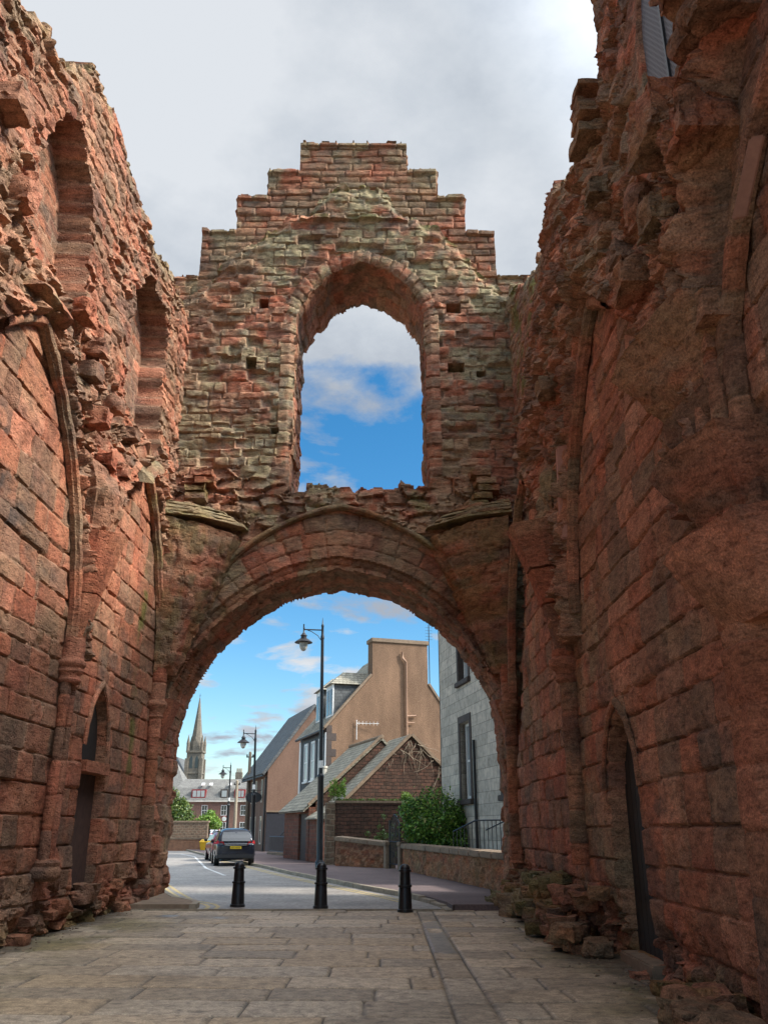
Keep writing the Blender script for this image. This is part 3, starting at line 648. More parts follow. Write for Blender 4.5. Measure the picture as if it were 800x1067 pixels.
moulding('hood_mould', hood_path(-1.17, 4.35, 4.47, 9.67), (0, -1, 0), .17, .13, gw, 6, .5, .35)

def springer(name, parent, wx, wn, yc, levels, seed, **kw):
    """a stump of vaulting: levels are (height, reach into the room, half width)"""
    P = []
    for h, r, w in levels:
        P += [(wx - wn * .2, yc - w, h), (wx - wn * .2, yc + w, h), (wx + wn * r, yc - w * .5, h), (wx + wn * r, yc + w * .5, h), (wx + wn * r * .55, yc - w * .95, h), (wx + wn * r * .55, yc + w * .95, h)]
    return stone_piece(name, P, parent, seed=seed, **kw)
# left wall: corbelled stump, twin shafts, their capital and base
springer('springer', lw, XL, 1, 15.3, [(4.7, .20, .20), (5.6, .42, .27)], 11, amp=.010, res=.06, soft=.04)
springer('springer', lw, XL, 1, 15.3, [(5.62, .42, .28), (6.75, .76, .42)], 12, amp=.012, res=.06, soft=.04, lichen=.15)
springer('springer', lw, XL, 1, 15.35, [(6.77, .50, .5), (7.5, .62, .65), (8.1, .3, .6)], 13, amp=.10, res=.08, lichen=.1)
for dy, dx in ((-.10, .08), (.11, .10)):
    coursed_shaft('column_shaft', (XL + dx, 15.2 + dy), [(1.1, .088), (4.05, .085)], lw, 22, ch=.55, seed=int(dy * 100) + 40)
cb = coursed_shaft('capital', (XL + .10, 15.2), [(4.0, .19), (4.05, .22), (4.09, .19), (4.14, .19), (4.2, .24), (4.26, .21), (4.32, .26), (4.38, .26), (4.42, .21), (4.8, .19)], lw, 26, ch=.9, seed=4)
coursed_shaft('shaft_base', (XL + .08, 15.2), [(.82, .18), (.88, .26), (.98, .27), (1.04, .22), (1.10, .24), (1.16, .19)], lw, 26, ch=.9, seed=5)
stone_piece('niche_shelf', [(XL - .5, 16.7, 2.62), (XL + .1, 16.65, 2.62), (XL + .1, 18.1, 2.62), (XL - .5, 18.1, 2.62), (XL - .5, 16.7, 2.84), (XL + .1, 16.65, 2.84), (XL + .1, 18.1, 2.84), (XL - .5, 18.1, 2.84)], lw, amp=.012, res=.08)
MB().prism([(XL - .19, y, z) for y, z in [(16.6, 2.8), (18.1, 2.8), (18.1, 3.2), (17.75, 3.9), (17.35, 4.3), (16.95, 3.9), (16.6, 3.2)]], (-.05, 0, 0)).build('niche_void_shade', M['black_door_and_niche_shade'], lw)  # black sheet painted as the unlit void of the niche
MB().box(WORLD, XL - .25, XL - .20, 16.6, 18.2, .3, 2.66).build('recess_shade', M['niche_shade'], lw)  # added sheet, coloured as the shade under the niche shelf
moulding('niche_arch', [(x, y, z) for x, y, z in arch_path(17.35, .70, 3.1, 4.34, XL + .01, 0, 1, 30)], (1, 0, 0), .13, .04, lw, 9, .1, vous=.4)
# corner shafts carrying the arch, with their capitals
for par, cx, nn in ((gw, -5.50, 21.22), (gw, 3.04, 21.22)):
    coursed_shaft('column_shaft', (cx, nn), [(.9, .17), (4.25, .15)], par, 26, ch=.5, seed=int(cx * 7) + 60, moss=.1)
    coursed_shaft('capital', (cx, nn), [(4.1, .15), (4.16, .19), (4.2, .16), (4.3, .19), (4.42, .25), (4.5, .25), (4.54, .20), (5.2, .2), (6.4, .16)], par, 26, ch=1.2, seed=8)
for sx, x0 in ((1, AC - AW), (-1, AC + AW)):
    stone_piece('impost', [(x0 - sx * .3, YD - .04, 4.7), (x0 + sx * .36, YD - .02, 4.62), (x0 + sx * .36, YD + .8, 4.62), (x0 - sx * .3, YD + .8, 4.7), (x0 - sx * .3, YD - .04, 3.7), (x0 + sx * .03, YD - .04, 3.7), (x0 + sx * .03, YD + .8, 3.7), (x0 - sx * .3, YD + .8, 3.7), (x0 + sx * .30, YD, 4.35)], gw, amp=.015, res=.09)
# stumps of the vault in the two corners, with weathered slate-like heads
springer_pts = lambda x0, sx: [(x0, YD + .1, 9.0), (x0, 20.1, 8.95), (x0 + sx * .9, 20.45, 8.9), (x0 + sx * 1.75, YD - .45, 8.75), (x0 + sx * 1.95, YD + .1, 8.7), (x0, YD + .1, 5.2), (x0, 21.0, 5.2), (x0 + sx * .42, YD, 5.2), (x0 + sx * .35, 21.1, 5.4), (x0, 20.6, 7.2), (x0 + sx * .85, 21.0, 7.2), (x0 + sx * 1.2, YD, 7.4)]
for x0, sx, q in ((XL + .02, 1, 20), (XR - .02, -1, 30)):
    stone_piece('springer', springer_pts(x0, sx), gw, amp=.035, res=.06, lichen=.30, moss=.30, seed=q, freq=2.5, beds=.045, blocks=True)
    for lv in range(4):
        r = 1.0 - .09 * lv; z = 8.98 + lv * .13
        stone_piece('ledge_slab', [(x0 - sx * .1, YD + .1, z), (x0 - sx * .1, 20.0 + .1 * lv, z), (x0 + sx * 1.0 * r, 20.35 + .1 * lv, z), (x0 + sx * 1.95 * r, YD - .35, z), (x0 + sx * 2.05 * r, YD + .1, z),
                    (x0 - sx * .1, YD + .1, z + .12), (x0 - sx * .1, 20.0 + .1 * lv, z + .10), (x0 + sx * .98 * r, 20.35 + .1 * lv, z + .09), (x0 + sx * 1.9 * r, YD - .35, z + .07), (x0 + sx * 2.0 * r, YD + .1, z + .1)],
                    gw, amp=.035, res=.09, lichen=.8, moss=.5 if lv == 0 else .15, seed=q + lv + 1, freq=3)
    for lv in range(5):
        a = random.uniform(0, .6); z = 9.5 + lv * .22
        stone_piece('wall_stone', [(x0 + sx * (a + dx), YD - .3 + dy, z + dz) for dx in (0, .55) for dy in (-.2, .5) for dz in (0, .2)], gw, amp=.05, res=.08, lichen=.5, moss=.5, seed=q + 9 + lv)
# right wall: slender shaft, corbelled stump, renewed shaft stone
springer('springer', rw, XR, -1, 14.25, [(4.35, .22, .22), (5.15, .42, .30)], 41, amp=.010, res=.06, soft=.04)
springer('springer', rw, XR, -1, 14.25, [(5.17, .44, .32), (5.75, .62, .40)], 42, amp=.012, res=.06, soft=.04)
springer('springer', rw, XR, -1, 14.25, [(5.77, .64, .42), (6.55, .92, .56)], 43, amp=.012, res=.06, soft=.04, lichen=.35)
springer('springer', rw, XR, -1, 14.7, [(6.5, .35, .5), (7.5, .3, .7), (8.0, .15, .5)], 44, amp=.10, res=.08, lichen=.6, moss=.2)
coursed_shaft('column_shaft', (XR - .07, 14.25), [(1.1, .16), (3.95, .15)], rw, 26, ch=.5, seed=70, lichen=.3)
coursed_shaft('capital', (XR - .10, 14.25), [(3.85, .15), (3.92, .21), (3.98, .17), (4.05, .2), (4.12, .27), (4.22, .28), (4.28, .22), (4.4, .2)], rw, 26, ch=.9, seed=71)
MB().hexa([(XR - .25, 13.2, 6.0), (XR - .05, 13.1, 6.0), (XR - .05, 13.35, 6.0), (XR - .25, 13.35, 6.0), (XR - .25, 13.0, 7.55), (XR - .05, 12.9, 7.55), (XR - .05, 13.15, 7.55), (XR - .25, 13.15, 7.55)]).build('renewed_stone', M['new_stone'], rw, bevel=.02)
MB().hexa([(XR - .27, 5.78, 6.26), (XR - .17, 5.72, 6.24), (XR - .15, 5.80, 6.30), (XR - .24, 5.85, 6.31), (XR - .27, 5.28, 6.64), (XR - .17, 5.22, 6.62), (XR - .15, 5.30, 6.68), (XR - .24, 5.35, 6.69)]).build('renewed_stone', M['new_stone'], rw, bevel=.015)
# the great half-octagonal respond beside the camera and its stacked corbels
octa = lambda T: 1 / np.cos((T + .39) % (math.pi / 4) - math.pi / 8) * .96
coursed_shaft('pier', (XR + .25, 7.15), [(-.05, .56), (.3, .54), (2.9, .48), (3.2, .50)], rw, 64, octa, ch=.48, seed=80, amp=.010)
near = dict(res=.034, freq=1.8, fine=.22, soft=.04)
def prow(yc, z0, z1, reach, wid, seed, **kw):
    """a corbel stone with a slanting underside coming to a blunt prow"""
    return stone_piece('springer', [(XR + .2, yc - wid, z0), (XR + .2, yc + wid * .6, z0), (XR - .16, yc - wid * .7, z0), (XR - .20, yc + wid * .35, z0), (XR + .2, yc - wid, z1), (XR + .2, yc + wid, z1), (XR - reach * .62, yc - wid * .95, z1 - .05), (XR - reach, yc + wid * .25, z1 - .10), (XR - reach, yc + wid * .72, z1 - .16), (XR - reach * .9, yc + wid * .55, z1 - .34), (XR - reach * .55, yc + wid * .9, z1 - .02)], rw, seed=seed, **near, **kw)
prow(6.95, 3.18, 4.02, .60, .72, 51, amp=.010)
prow(7.05, 4.04, 4.85, .62, .66, 52, amp=.018, lichen=.15)
prow(7.30, 4.87, 5.40, .42, .60, 53, amp=.03, lichen=.25)
prow(7.50, 5.35, 6.25, .72, .95, 54, amp=.03, lichen=.45)
for q, (dy, dx) in enumerate(((-.36, .10), (-.14, .19), (.10, .22))):
    coursed_shaft('column_shaft', (XR - dx + .06, 6.95 + dy), [(3.86, .125), (4.6, .115), (5.85 - .2 * q, .115)], rw, 24, ch=.62, seed=90 + q, amp=.02)
    stone_piece('core_stone', [(XR + .1 - a * (.42 - .06 * q), 6.95 + dy + b2 * .16, 5.8 - .2 * q + c * .32) for a in (0, 1) for b2 in (-1, 1.2) for c in (0, 1)], rw, amp=.06, lichen=.25, seed=95 + q, **near)
moulding('vault_rib', [(XR - .06, 6.75, 5.3), (XR - .05, 6.5, 5.8), (XR - .04, 6.1, 6.42), (XR - .04, 5.6, 6.85), (XR - .04, 4.9, 7.3), (XR - .04, 4.0, 7.7)][::-1], (-1, 0, 0), .18, .13, rw, 12, .1)
# boulders of the wall core left hanging over the vault
for q, (y, z, r, s_) in enumerate([(6.6, 8.0, .50, .65), (7.3, 7.6, .42, .5), (6.1, 7.5, .42, .5), (8.2, 7.4, .36, .5), (5.5, 8.7, .5, .6), (7.5, 7.9, .24, .42), (5.6, 8.3, .35, .55), (7.0, 7.3, .40, .45), (8.7, 8.1, .22, .4), (5.5, 9.5, .3, .5), (9.6, 9.8, .2, .4), (12.2, 9.5, .2, .4), (13.5, 8.9, .25, .4)]):
    stone_piece('core_stone', [(XR + .15 - random.uniform(0, 1) * 0 - a * (r + .3), y + b2 * s_ * random.uniform(.7, 1.1), z + c * s_ * random.uniform(.5, .8)) for a in (0, 1) for b2 in (-.6, .6) for c in (-.6, .6)], rw, amp=.075, res=.045, freq=3.2, lichen=.35, seed=100 + q)
for q, (y, z, r, s_) in enumerate([(14.0, 9.5, .25, .4), (14.7, 8.9, .3, .42), (15.2, 8.2, .32, .4), (15.9, 7.8, .32, .4), (16.4, 8.5, .26, .35), (14.4, 10.2, .2, .36), (15.6, 9.6, .22, .4), (13.4, 10.4, .18, .45), (16.9, 9.6, .2, .4), (10.6, 10.6, .2, .5), (9.8, 11.6, .25, .5)]):
    stone_piece('core_stone', [(XL - .15 + a * (r + .3), y + b2 * s_ * random.uniform(.7, 1.1), z + c * s_ * random.uniform(.5, .8)) for a in (0, 1) for b2 in (-.6, .6) for c in (-.6, .6)], lw, amp=.07, res=.07, lichen=.1, seed=130 + q)
# loose stacked stones on the broken edge of the right wall
for q, (y, z, l, hh_) in enumerate([(9.75, 11.72, .5, .12), (9.85, 11.5, .42, .12), (9.8, 11.28, .5, .16), (9.95, 11.02, .6, .2)]):
    stone_piece('wall_stone', [(XR - .32 + a, y + b2 * l, z + c * hh_) for a in (0, .7) for b2 in (-.4, .7) for c in (0, 1)], rw, amp=.035, res=.07, lichen=.4, seed=150 + q)
# footing stones under the right wall, green with moss near the arch
for q in range(64):
    y = 13.0 + 8.2 * (q / 63) ** .9 + random.uniform(-.2, .2); fz = random.uniform(0, 1); s_ = random.uniform(.18, .42); z = fz * .85
    x = XR - .10 - (1 - fz) * .50 + random.uniform(-.08, .08)
    yaw = random.uniform(0, 3); ca, sa_ = math.cos(yaw), math.sin(yaw)
    P = [(x + (a * ca - b2 * sa_) * s_ * random.uniform(.6, 1), y + (a * sa_ + b2 * ca) * s_ * random.uniform(.8, 1.3), max(-.05, z + c * s_ * random.uniform(.5, .75))) for a in (-.7, .7) for b2 in (-.7, .7) for c in (-.5, .6)]
    stone_piece('footing_stone', P, rw, amp=.05, res=.06, lichen=.85 if y > 14.5 else .25, moss=.5 if y > 15 else .2, seed=200 + q)
for q, (y, x, z, s_, mo) in enumerate([(8.6, 2.75, .12, .42, .5), (9.2, 2.9, .1, .30, .5), (10.0, 2.92, .05, .25, .5), (8.0, 2.6, .1, .4, .2), (12.9, 2.85, .12, .26, 0), (13.3, 2.7, .05, .22, 0), (11.2, 2.95, .02, .18, .2), (7.3, 2.5, .1, .42, .1)]):
    stone_piece('footing_stone', [(x + a * s_ * random.uniform(.7, 1), y + b2 * s_ * random.uniform(.8, 1.2), max(-.05, z + c * s_ * .6)) for a in (-.8, .8) for b2 in (-.8, .8) for c in (-.6, .7)], rw, amp=.05, res=.055, lichen=.3, moss=mo, seed=260 + q)
for q in range(16):
    y = random.uniform(13.5, 21.2); s_ = random.uniform(.15, .32); z = random.uniform(0, .55)
    stone_piece('footing_stone', [(XL + .05 + a * s_ * random.uniform(.5, 1.), y + b2 * s_ * random.uniform(.8, 1.3), max(-.05, z + c * s_ * .6)) for a in (-.7, .9) for b2 in (-.8, .8) for c in (-.6, .7)], lw, amp=.045, res=.06, lichen=.15, moss=.1, seed=300 + q)
for x0, sx in ((AC - AW - .12, 1), (AC + AW + .12, -1)):
    for q in range(7):
        s_ = random.uniform(.18, .30)
        stone_piece('footing_stone', [(x0 + random.uniform(-.15, .15) + a * s_, YD - .05 + random.uniform(-.1, .1) + b2 * s_, max(-.05, .1 + q * .12 + c * s_ * .6)) for a in (-.9, .9) for b2 in (-.8, .8) for c in (-.6, .7)], gw, amp=.045, res=.06, lichen=.2, moss=.1, seed=330 + q)
# the door in the right wall, the net over the high opening
mb = MB().prism([(XR + .26, y, z) for y, z in [(11.0, .1), (12.7, .1), (12.7, 2.2), (12.3, 2.8), (11.85, 3.15), (11.4, 2.8), (11.0, 2.2)]], (.06, 0, 0)); [mb.box(WORLD, XR + .243, XR + .257, 11.1 + .2 * k, 11.285 + .2 * k, .12, 2.2 + (.0, .3, .55, .7, .7, .5, .3, 0)[k]) for k in range(8)]; mb.build('plank_door', M['black_door_and_niche_shade'], rw)
MB().box(WORLD, XR - .02, XR + .25, 11.12, 12.6, -.05, .13).build('door_step', M['coping'], rw, bevel=.02)
moulding('door_arch', [(x, y, z) for x, y, z in arch_path(11.85, .86, 2.1, 3.24, XR - .005, 0, 1, 30)][::-1], (-1, 0, 0), .13, .035, rw, 15, .1, vous=.4)
MB().box(WORLD, XR + .05, XR + .08, 6.5, 8.0, 9.1, 12.0).build('wire_net', M['net'], rw)
MB().box(WORLD, XR + .02, XR + .048, 7.23, 7.27, 9.15, 11.9).build('net_bar', M['black_iron'], rw)

# ================================================================== GROUND, PAVING, STREET
def sheet(name, pts, z, m, kind='structure'):
    o = MB().face([(x, y, z) for x, y in pts]).build(name, m); return tag(o, kind=kind)
sheet('ground', [(-500, -120), (400, -120), (400, 700), (-500, 700)], -.03, M['earth'])
def paving():
    xs = np.arange(-6.6, 4.4, .025); ys = np.arange(2.5, 20.2, .025); X, Y = np.meshgrid(xs, ys, indexing='ij')
    xr = X + .012 * Y; yr = Y + .035 * X                                     # the rows run a little askew
    dl, el, il = ashlar(xr, yr, 601, (.68, .88), (.95, 1.6), wav=.004, off=.004)
    dr_, er, ir = ashlar(xr, yr + .31, 602, (.68, .9), (.95, 1.6), wav=.004, off=.005)
    ds, es, is_ = ashlar(xr * 0 + .2, Y, 603, (1.1, 1.6), (9, 10), wav=.003, off=.003)
    a0, a1 = .62 + .004 * Y, 1.10 - .004 * Y
    strip = (X > a0) & (X < a1); right = X >= a1; eb = np.minimum(np.abs(X - a0), np.abs(X - a1))
    e = np.minimum(np.where(strip, es, np.where(right, er, el)), eb); d = np.where(strip, ds, np.where(right, dr_, dl)); idh = np.where(strip, is_, np.where(right, ir, il))
    Z = d - .03 * np.exp(-(e / .013) ** 2) + .004 * fbm(X * 1.5, Y * 1.5, 604, 3) + .0015 * fbm(X * 9, Y * 9, 605, 3)
    pal = np.array([[.43, .335, .23], [.35, .275, .19], [.49, .39, .275], [.325, .26, .185], [.41, .31, .20], [.43, .35, .255]])
    c = pal[(idh * 5.999).astype(int)]; c = c * (1 + .2 * fbm(X * .4, Y * .4, 606, 4)[..., None]) * (1 + .12 * fbm(X * 5, Y * 5, 607, 4)[..., None])
    st = sst(.2, .6, fbm(X * .8, Y * .8, 608, 4)); c = c * (1 - .22 * st[..., None])
    ms = .75 * sst(1.6, 3.0, X + .5 * fbm(X, Y, 609, 3)) * sst(-.3, .3, fbm(X * 1.6, Y * 1.6, 610, 4)) + .7 * sst(-3.4, -5.6, X + .8 * fbm(X, Y, 611, 3)) * sst(-.35, .3, fbm(X * 1.5, Y * 1.5, 612, 4))
    ms = np.clip(ms * (Y < 19), 0, .8)[..., None]; c = c * (1 - ms) + np.array([.13, .115, .035]) * ms
    j = np.exp(-(e / .014) ** 2)[..., None] * .92; c = c * (1 - j) + np.array([.035, .03, .024]) * j
    dirt = np.clip(sst(.75, .1, np.minimum(3.0 - X, X + 5.7) + .5 * fbm(X * 1.5, Y * 1.5, 620, 4)) * .85, 0, .85)[..., None]; c = c * (1 - dirt) + np.array([.085, .066, .045]) * dirt
    nw = fbm(X * 2.2, Y * 1.1, 613, 4)
    damp = sst(0, .3, .42 - np.hypot((X - 1.75) / 1.0, (Y - 11.9) / .5) + .3 * nw) * .7
    wet = strip * sst(.0, .12, nw + .75 - np.abs(Y - 15.4) / 2.3) * sst(-.02, .05, eb) + sst(.0, .2, .45 - np.hypot((X + 4.4) / .8, (Y - 18.9) / .6) + .3 * nw) + sst(0, .2, .3 - np.hypot((X + 3.2) / .5, (Y - 18.5) / .4) + .3 * nw)
    wet = np.clip(wet, 0, 1); wt = np.clip(np.maximum(wet, damp), 0, 1)[..., None]; c = c * (1 - .4 * wt); Z = Z * (1 - .8 * wet) + .001 * wet
    C = np.ones(X.shape + (4,)); C[..., :3] = c; C[..., 3] = np.maximum(wet, damp * .6)
    idx = np.arange(X.size).reshape(X.shape); F = np.stack([idx[:-1, :-1], idx[1:, :-1], idx[1:, 1:], idx[:-1, 1:]], -1).reshape(-1, 4)
    V = np.stack([X, Y, Z], -1).reshape(-1, 3)
    return tag(np_mesh('paving', V, F, C.reshape(-1, 4), M['paving'], sharp=None), kind='structure')
paving()
sheet('paving_bed', [(-7, -8), (5, -8), (5, 2.6), (-7, 2.6)], -.004, M['coping'])
def blob(cx, cy, rx, ry, seed, n=40):
    return [(cx + rx * math.cos(t) * (1 + .35 * mnoise.noise((math.cos(t) * 1.6, math.sin(t) * 1.6, seed))), cy + ry * math.sin(t) * (1 + .35 * mnoise.noise((math.cos(t) * 1.6, math.sin(t) * 1.6, seed + 9)))) for t in [2 * math.pi * k / n for k in range(n)]]
mb = MB(); rr = random.Random(17)
for k in range(420):
    sd_ = rr.random() < .62; y = rr.uniform(6, 20.5); x = (2.95 - abs(rr.gauss(0, .28))) if sd_ else (-5.5 + abs(rr.gauss(0, .22))); z_ = rr.uniform(.005, .018) * (1.6 if rr.random() < .1 else 1); c_ = Vector((x, y, z_ * .4))
    mb.hexa([c_ + Vector((a * z_ * rr.uniform(.6, 1.3), b2 * z_ * rr.uniform(.6, 1.3), cc * z_ * rr.uniform(.3, .8))) for cc in (-1, 1) for a, b2 in ((-1, -1), (1, -1), (1, 1), (-1, 1))])
tag(mb.build('gravel', M['coping']), kind='stuff')
# the street runs off to the left between the kerb and the open yard
us, un = (-.306, .952), (.952, .306)
kerbline = [(1.28, 19.9), (1.22, 20.8), (.95, 22.2), (.42, 24.0), (-.85, 27.5), (-2.25, 31.6), (-3.9, 36.6), (-5.35, 41.5), (-8.3, 50.5), (-12.5, 63.5), (-16.2, 76), (-21, 92), (-33, 130), (-42, 158)]
sheet('road', [(-60, 20.15), (1.24, 20.15)] + kerbline[1:] + [(-70, 158), (-120, 120)], .012, M['asphalt'])
MB().prism([(x, y, -.02) for x, y in [(-6.6, 20.1), (-6.6, 20.14), (1.3, 20.14), (1.3, 20.1)]], (0, 0, .05)).build('paving_edge', M['kerb'])['kind'] = 'structure'
def off(line, d):
    out = []
    for i, p in enumerate(line):
        a = Vector(line[max(i - 1, 0)]); b2 = Vector(line[min(i + 1, len(line) - 1)]); t = (b2 - a).normalized(); out.append((p[0] + t.y * d, p[1] - t.x * d))
    return out
def strip(name, l1, l2, z, m):
    mb = MB()
    for i in range(len(l1) - 1): mb.face([(*l1[i], z), (*l2[i], z), (*l2[i + 1], z), (*l1[i + 1], z)])
    return tag(mb.build(name, m), kind='structure')
def resamp(line, step):
    L = [0]; 
    for a, b2 in zip(line, line[1:]): L.append(L[-1] + math.hypot(b2[0] - a[0], b2[1] - a[1]))
    t = np.arange(0, L[-1], step); return list(zip(np.interp(t, L, [p[0] for p in line]), np.interp(t, L, [p[1] for p in line])))
kl = resamp(kerbline, .9); mb = MB(); k2 = off(kl, .17)
for i in range(len(kl) - 1):
    a = Vector(kl[i]); b2 = Vector(kl[i + 1]); c = Vector(k2[i]); d_ = Vector(k2[i + 1]); g = (b2 - a) * .012; w = random.uniform(-.006, .006)
    hz = .125 * min(1, .25 + i * .25)
    mb.hexa([(*(a + g), -.02), (*(c + g), -.02), (*(d_ - g), -.02), (*(b2 - g), -.02), (*(a + g), hz + w), (*(c + g), hz + w), (*(d_ - g), hz + w), (*(b2 - g), hz + w)])
tag(mb.build('kerb', M['kerb'], bevel=.012), kind='structure')
tag(MB().prism([(*p, -.02) for p in off(kerbline, .165)[::1] + [(-30, 158), (-4, 78), (-1, 60), (6, 46), (8, 20.16), (1.5, 20.16)]], (0, 0, .135)).build('pavement', M['pink_asphalt']), kind='structure')
for a, b2 in ((.22, .31), (.42, .51)):
    l = resamp(kerbline[2:9], .8); strip('road_marking', off(l, -b2 - .1), off(l, -a - .1), .018, M['yellow_paint'])
l = resamp([(-5.9, 34.8), (-7.9, 41.5), (-9.9, 50), (-12.0, 59), (-14.5, 66)], 1.); strip('road_marking', off(l, -.06), off(l, .06), .018, M['white_paint'])
lp = [(-4.0, 20.2), (-4.05, 20.9), (-4.3, 21.6), (-4.9, 22.4), (-6.0, 25.6), (-7.4, 30)]
k1 = resamp(lp, .6); k2 = off(k1, -.16); mb = MB()
for i in range(len(k1) - 1):
    a, b2, c, d_ = (Vector(v) for v in (k1[i], k1[i + 1], k2[i], k2[i + 1])); g = (b2 - a) * .012
    mb.hexa([(*(a + g), -.02), (*(c + g), -.02), (*(d_ - g), -.02), (*(b2 - g), -.02), (*(a + g), .12), (*(c + g), .12), (*(d_ - g), .12), (*(b2 - g), .12)])
tag(mb.build('kerb', M['kerb'], bevel=.012), kind='structure')
tag(MB().prism([(*p, -.02) for p in off(lp, -.155) + [(-9, 30), (-9, 20.2)]], (0, 0, .135)).build('pavement', M['paving'] if False else M['coping']), kind='structure')
for a, b2 in ((.15, .24), (.36, .45)): strip('road_marking', off(k1, a), off(k1, b2), .018, M['yellow_paint'])

# ================================================================== STREET FURNITURE
def bollard(loc, label):
    r = empty('bollard', loc, label, 'bollard', 'black bollards across the end of the passage')
    MB().lathe(Vector(loc), [(.165, 0), (.165, .05), (.145, .06), (.128, .46), (.122, .475)], 28).build('base', M['black_iron'], r, True)
    MB().lathe(Vector(loc), [(.122, .475), (.145, .48), (.148, .50), (.145, .52), (.118, .525)], 28).build('collar', M['black_iron'], r, True)
    MB().lathe(Vector(loc), [(.118, .525), (.108, .78), (.108, .785)], 28).build('post', M['black_iron'], r, True)
    MB().lathe(Vector(loc), [(.108, .775), (.138, .78), (.14, .80), (.136, .815), (.112, .82), (.108, .86), (.085, .90), (.04, .925), (.001, .93)], 28).build('cap', M['black_iron'], r, True)
    return r
bollard((-3.23, 20.9, .012), 'black bollard standing in front of the parked cars, nearest the left pier of the arch')
bollard((-1.37, 20.5, .012), 'black bollard standing right in front of the tall street lamp post')
bollard((.44, 19.75, -.0), 'black bollard standing at the kerb end in front of the low garden wall and gate')

def lamp(loc, h, label, lean=(0, 0), arm=.85):
    r = empty('street_lamp', loc, label, 'street lamp', 'black street lamps along the street'); L = Vector(loc); k = h / 10.
    P = lambda x, y, z: L + Vector((x + lean[0] * z, y + lean[1] * z, z))
    MB().lathe(L, [(.19, 0), (.19, .25), (.15, .3), (.135, .35), (.13, 3.55), (.145, 3.6), (.145, 3.68), (.105, 3.75)], 20, lean).build('lower_post', M['black_iron'], r, True)
    MB().lathe(P(0, 0, 3.74), [(.085, 0), (.07, h - 4.5), (.085, h - 4.49), (.085, h - 4.4), (.06, h - 4.3), (.055, h - 3.95), (.07, h - 3.9), (.03, h - 3.8), (.004, h - 3.5)], 18, lean).build('upper_post', M['black_iron'], r, True)
    MB().lathe(P(0, 0, 4.0), [(.10, 0), (.10, .3)], 18, lean).build('plate', M['white_trim'], r, True)
    t = h - .35; mb = MB().tube([P(0, 0, t), P(-arm, 0, t + .03)], .03, 8)
    mb.tube([P(0, 0, t - .55), P(-arm * .25, 0, t - .25), P(-arm * .6, 0, t - .06), P(-arm * .8, 0, t + .0)], .018, 6)
    mb.tube([P(-arm, 0, t + .28), P(-arm, 0, t - .22)], .03, 8); mb.build('bracket', M['black_iron'], r, True)
    c = P(-arm, 0, t - .72)
    MB().lathe(c, [(.40, .14), (.405, .16), (.30, .24), (.17, .33), (.13, .36), (.13, .44), (.16, .46), (.09, .54), (.035, .62), (.03, .80), (.05, .82), (.02, .86)], 24).build('lamp_shade', M['black_iron'], r, True)
    MB().lathe(c, [(.02, -.24), (.10, -.20), (.17, -.08), (.20, .05), (.19, .15)], 20).build('globe', M['lamp_glass'], r, True)
    return r
lamp((-2.66, 38.6, .11), 10.35, 'tallest black street lamp, standing on the pavement behind the middle bollard', (-.012, 0))
lamp((-8.45, 59.5, .11), 7.9, 'black street lamp against the sky beside the pink house and its oval sign', (-.02, 0), .8)
lamp((-14.3, 84, .11), 7.3, 'small distant black street lamp rising before the red stone terrace', (0, 0), .7)
def pole(name, loc, h, m, label, r=.14, arms=True):
    q = empty(name, loc, label, 'utility pole'); L = Vector(loc)
    MB().lathe(L, [(r, 0), (r * .72, h), (r * .3, h + .08)], 14).build('pole', m, q, True)
    mb = MB().tube([L + Vector((-.3, 0, h - .35)), L + Vector((.3, 0, h - .35))], .05, 8)
    mb.lathe(L + Vector((-.25, 0, h - .35)), [(.06, 0), (.06, .2)], 10); mb.lathe(L + Vector((.25, 0, h - .35)), [(.06, 0), (.06, .2)], 10); mb.build('crossarm', M['plastic'], q)
    return q
pole('utility_pole', (-11.2, 75, .1), 7.6, M['old_wood'], 'dark wooden utility pole beside the end of the pink house', .17)
pole('utility_pole', (-14.6, 90, 0), 6.2, M['pale_wood'], 'short pale wooden pole with a dark fitting near its top', .19)

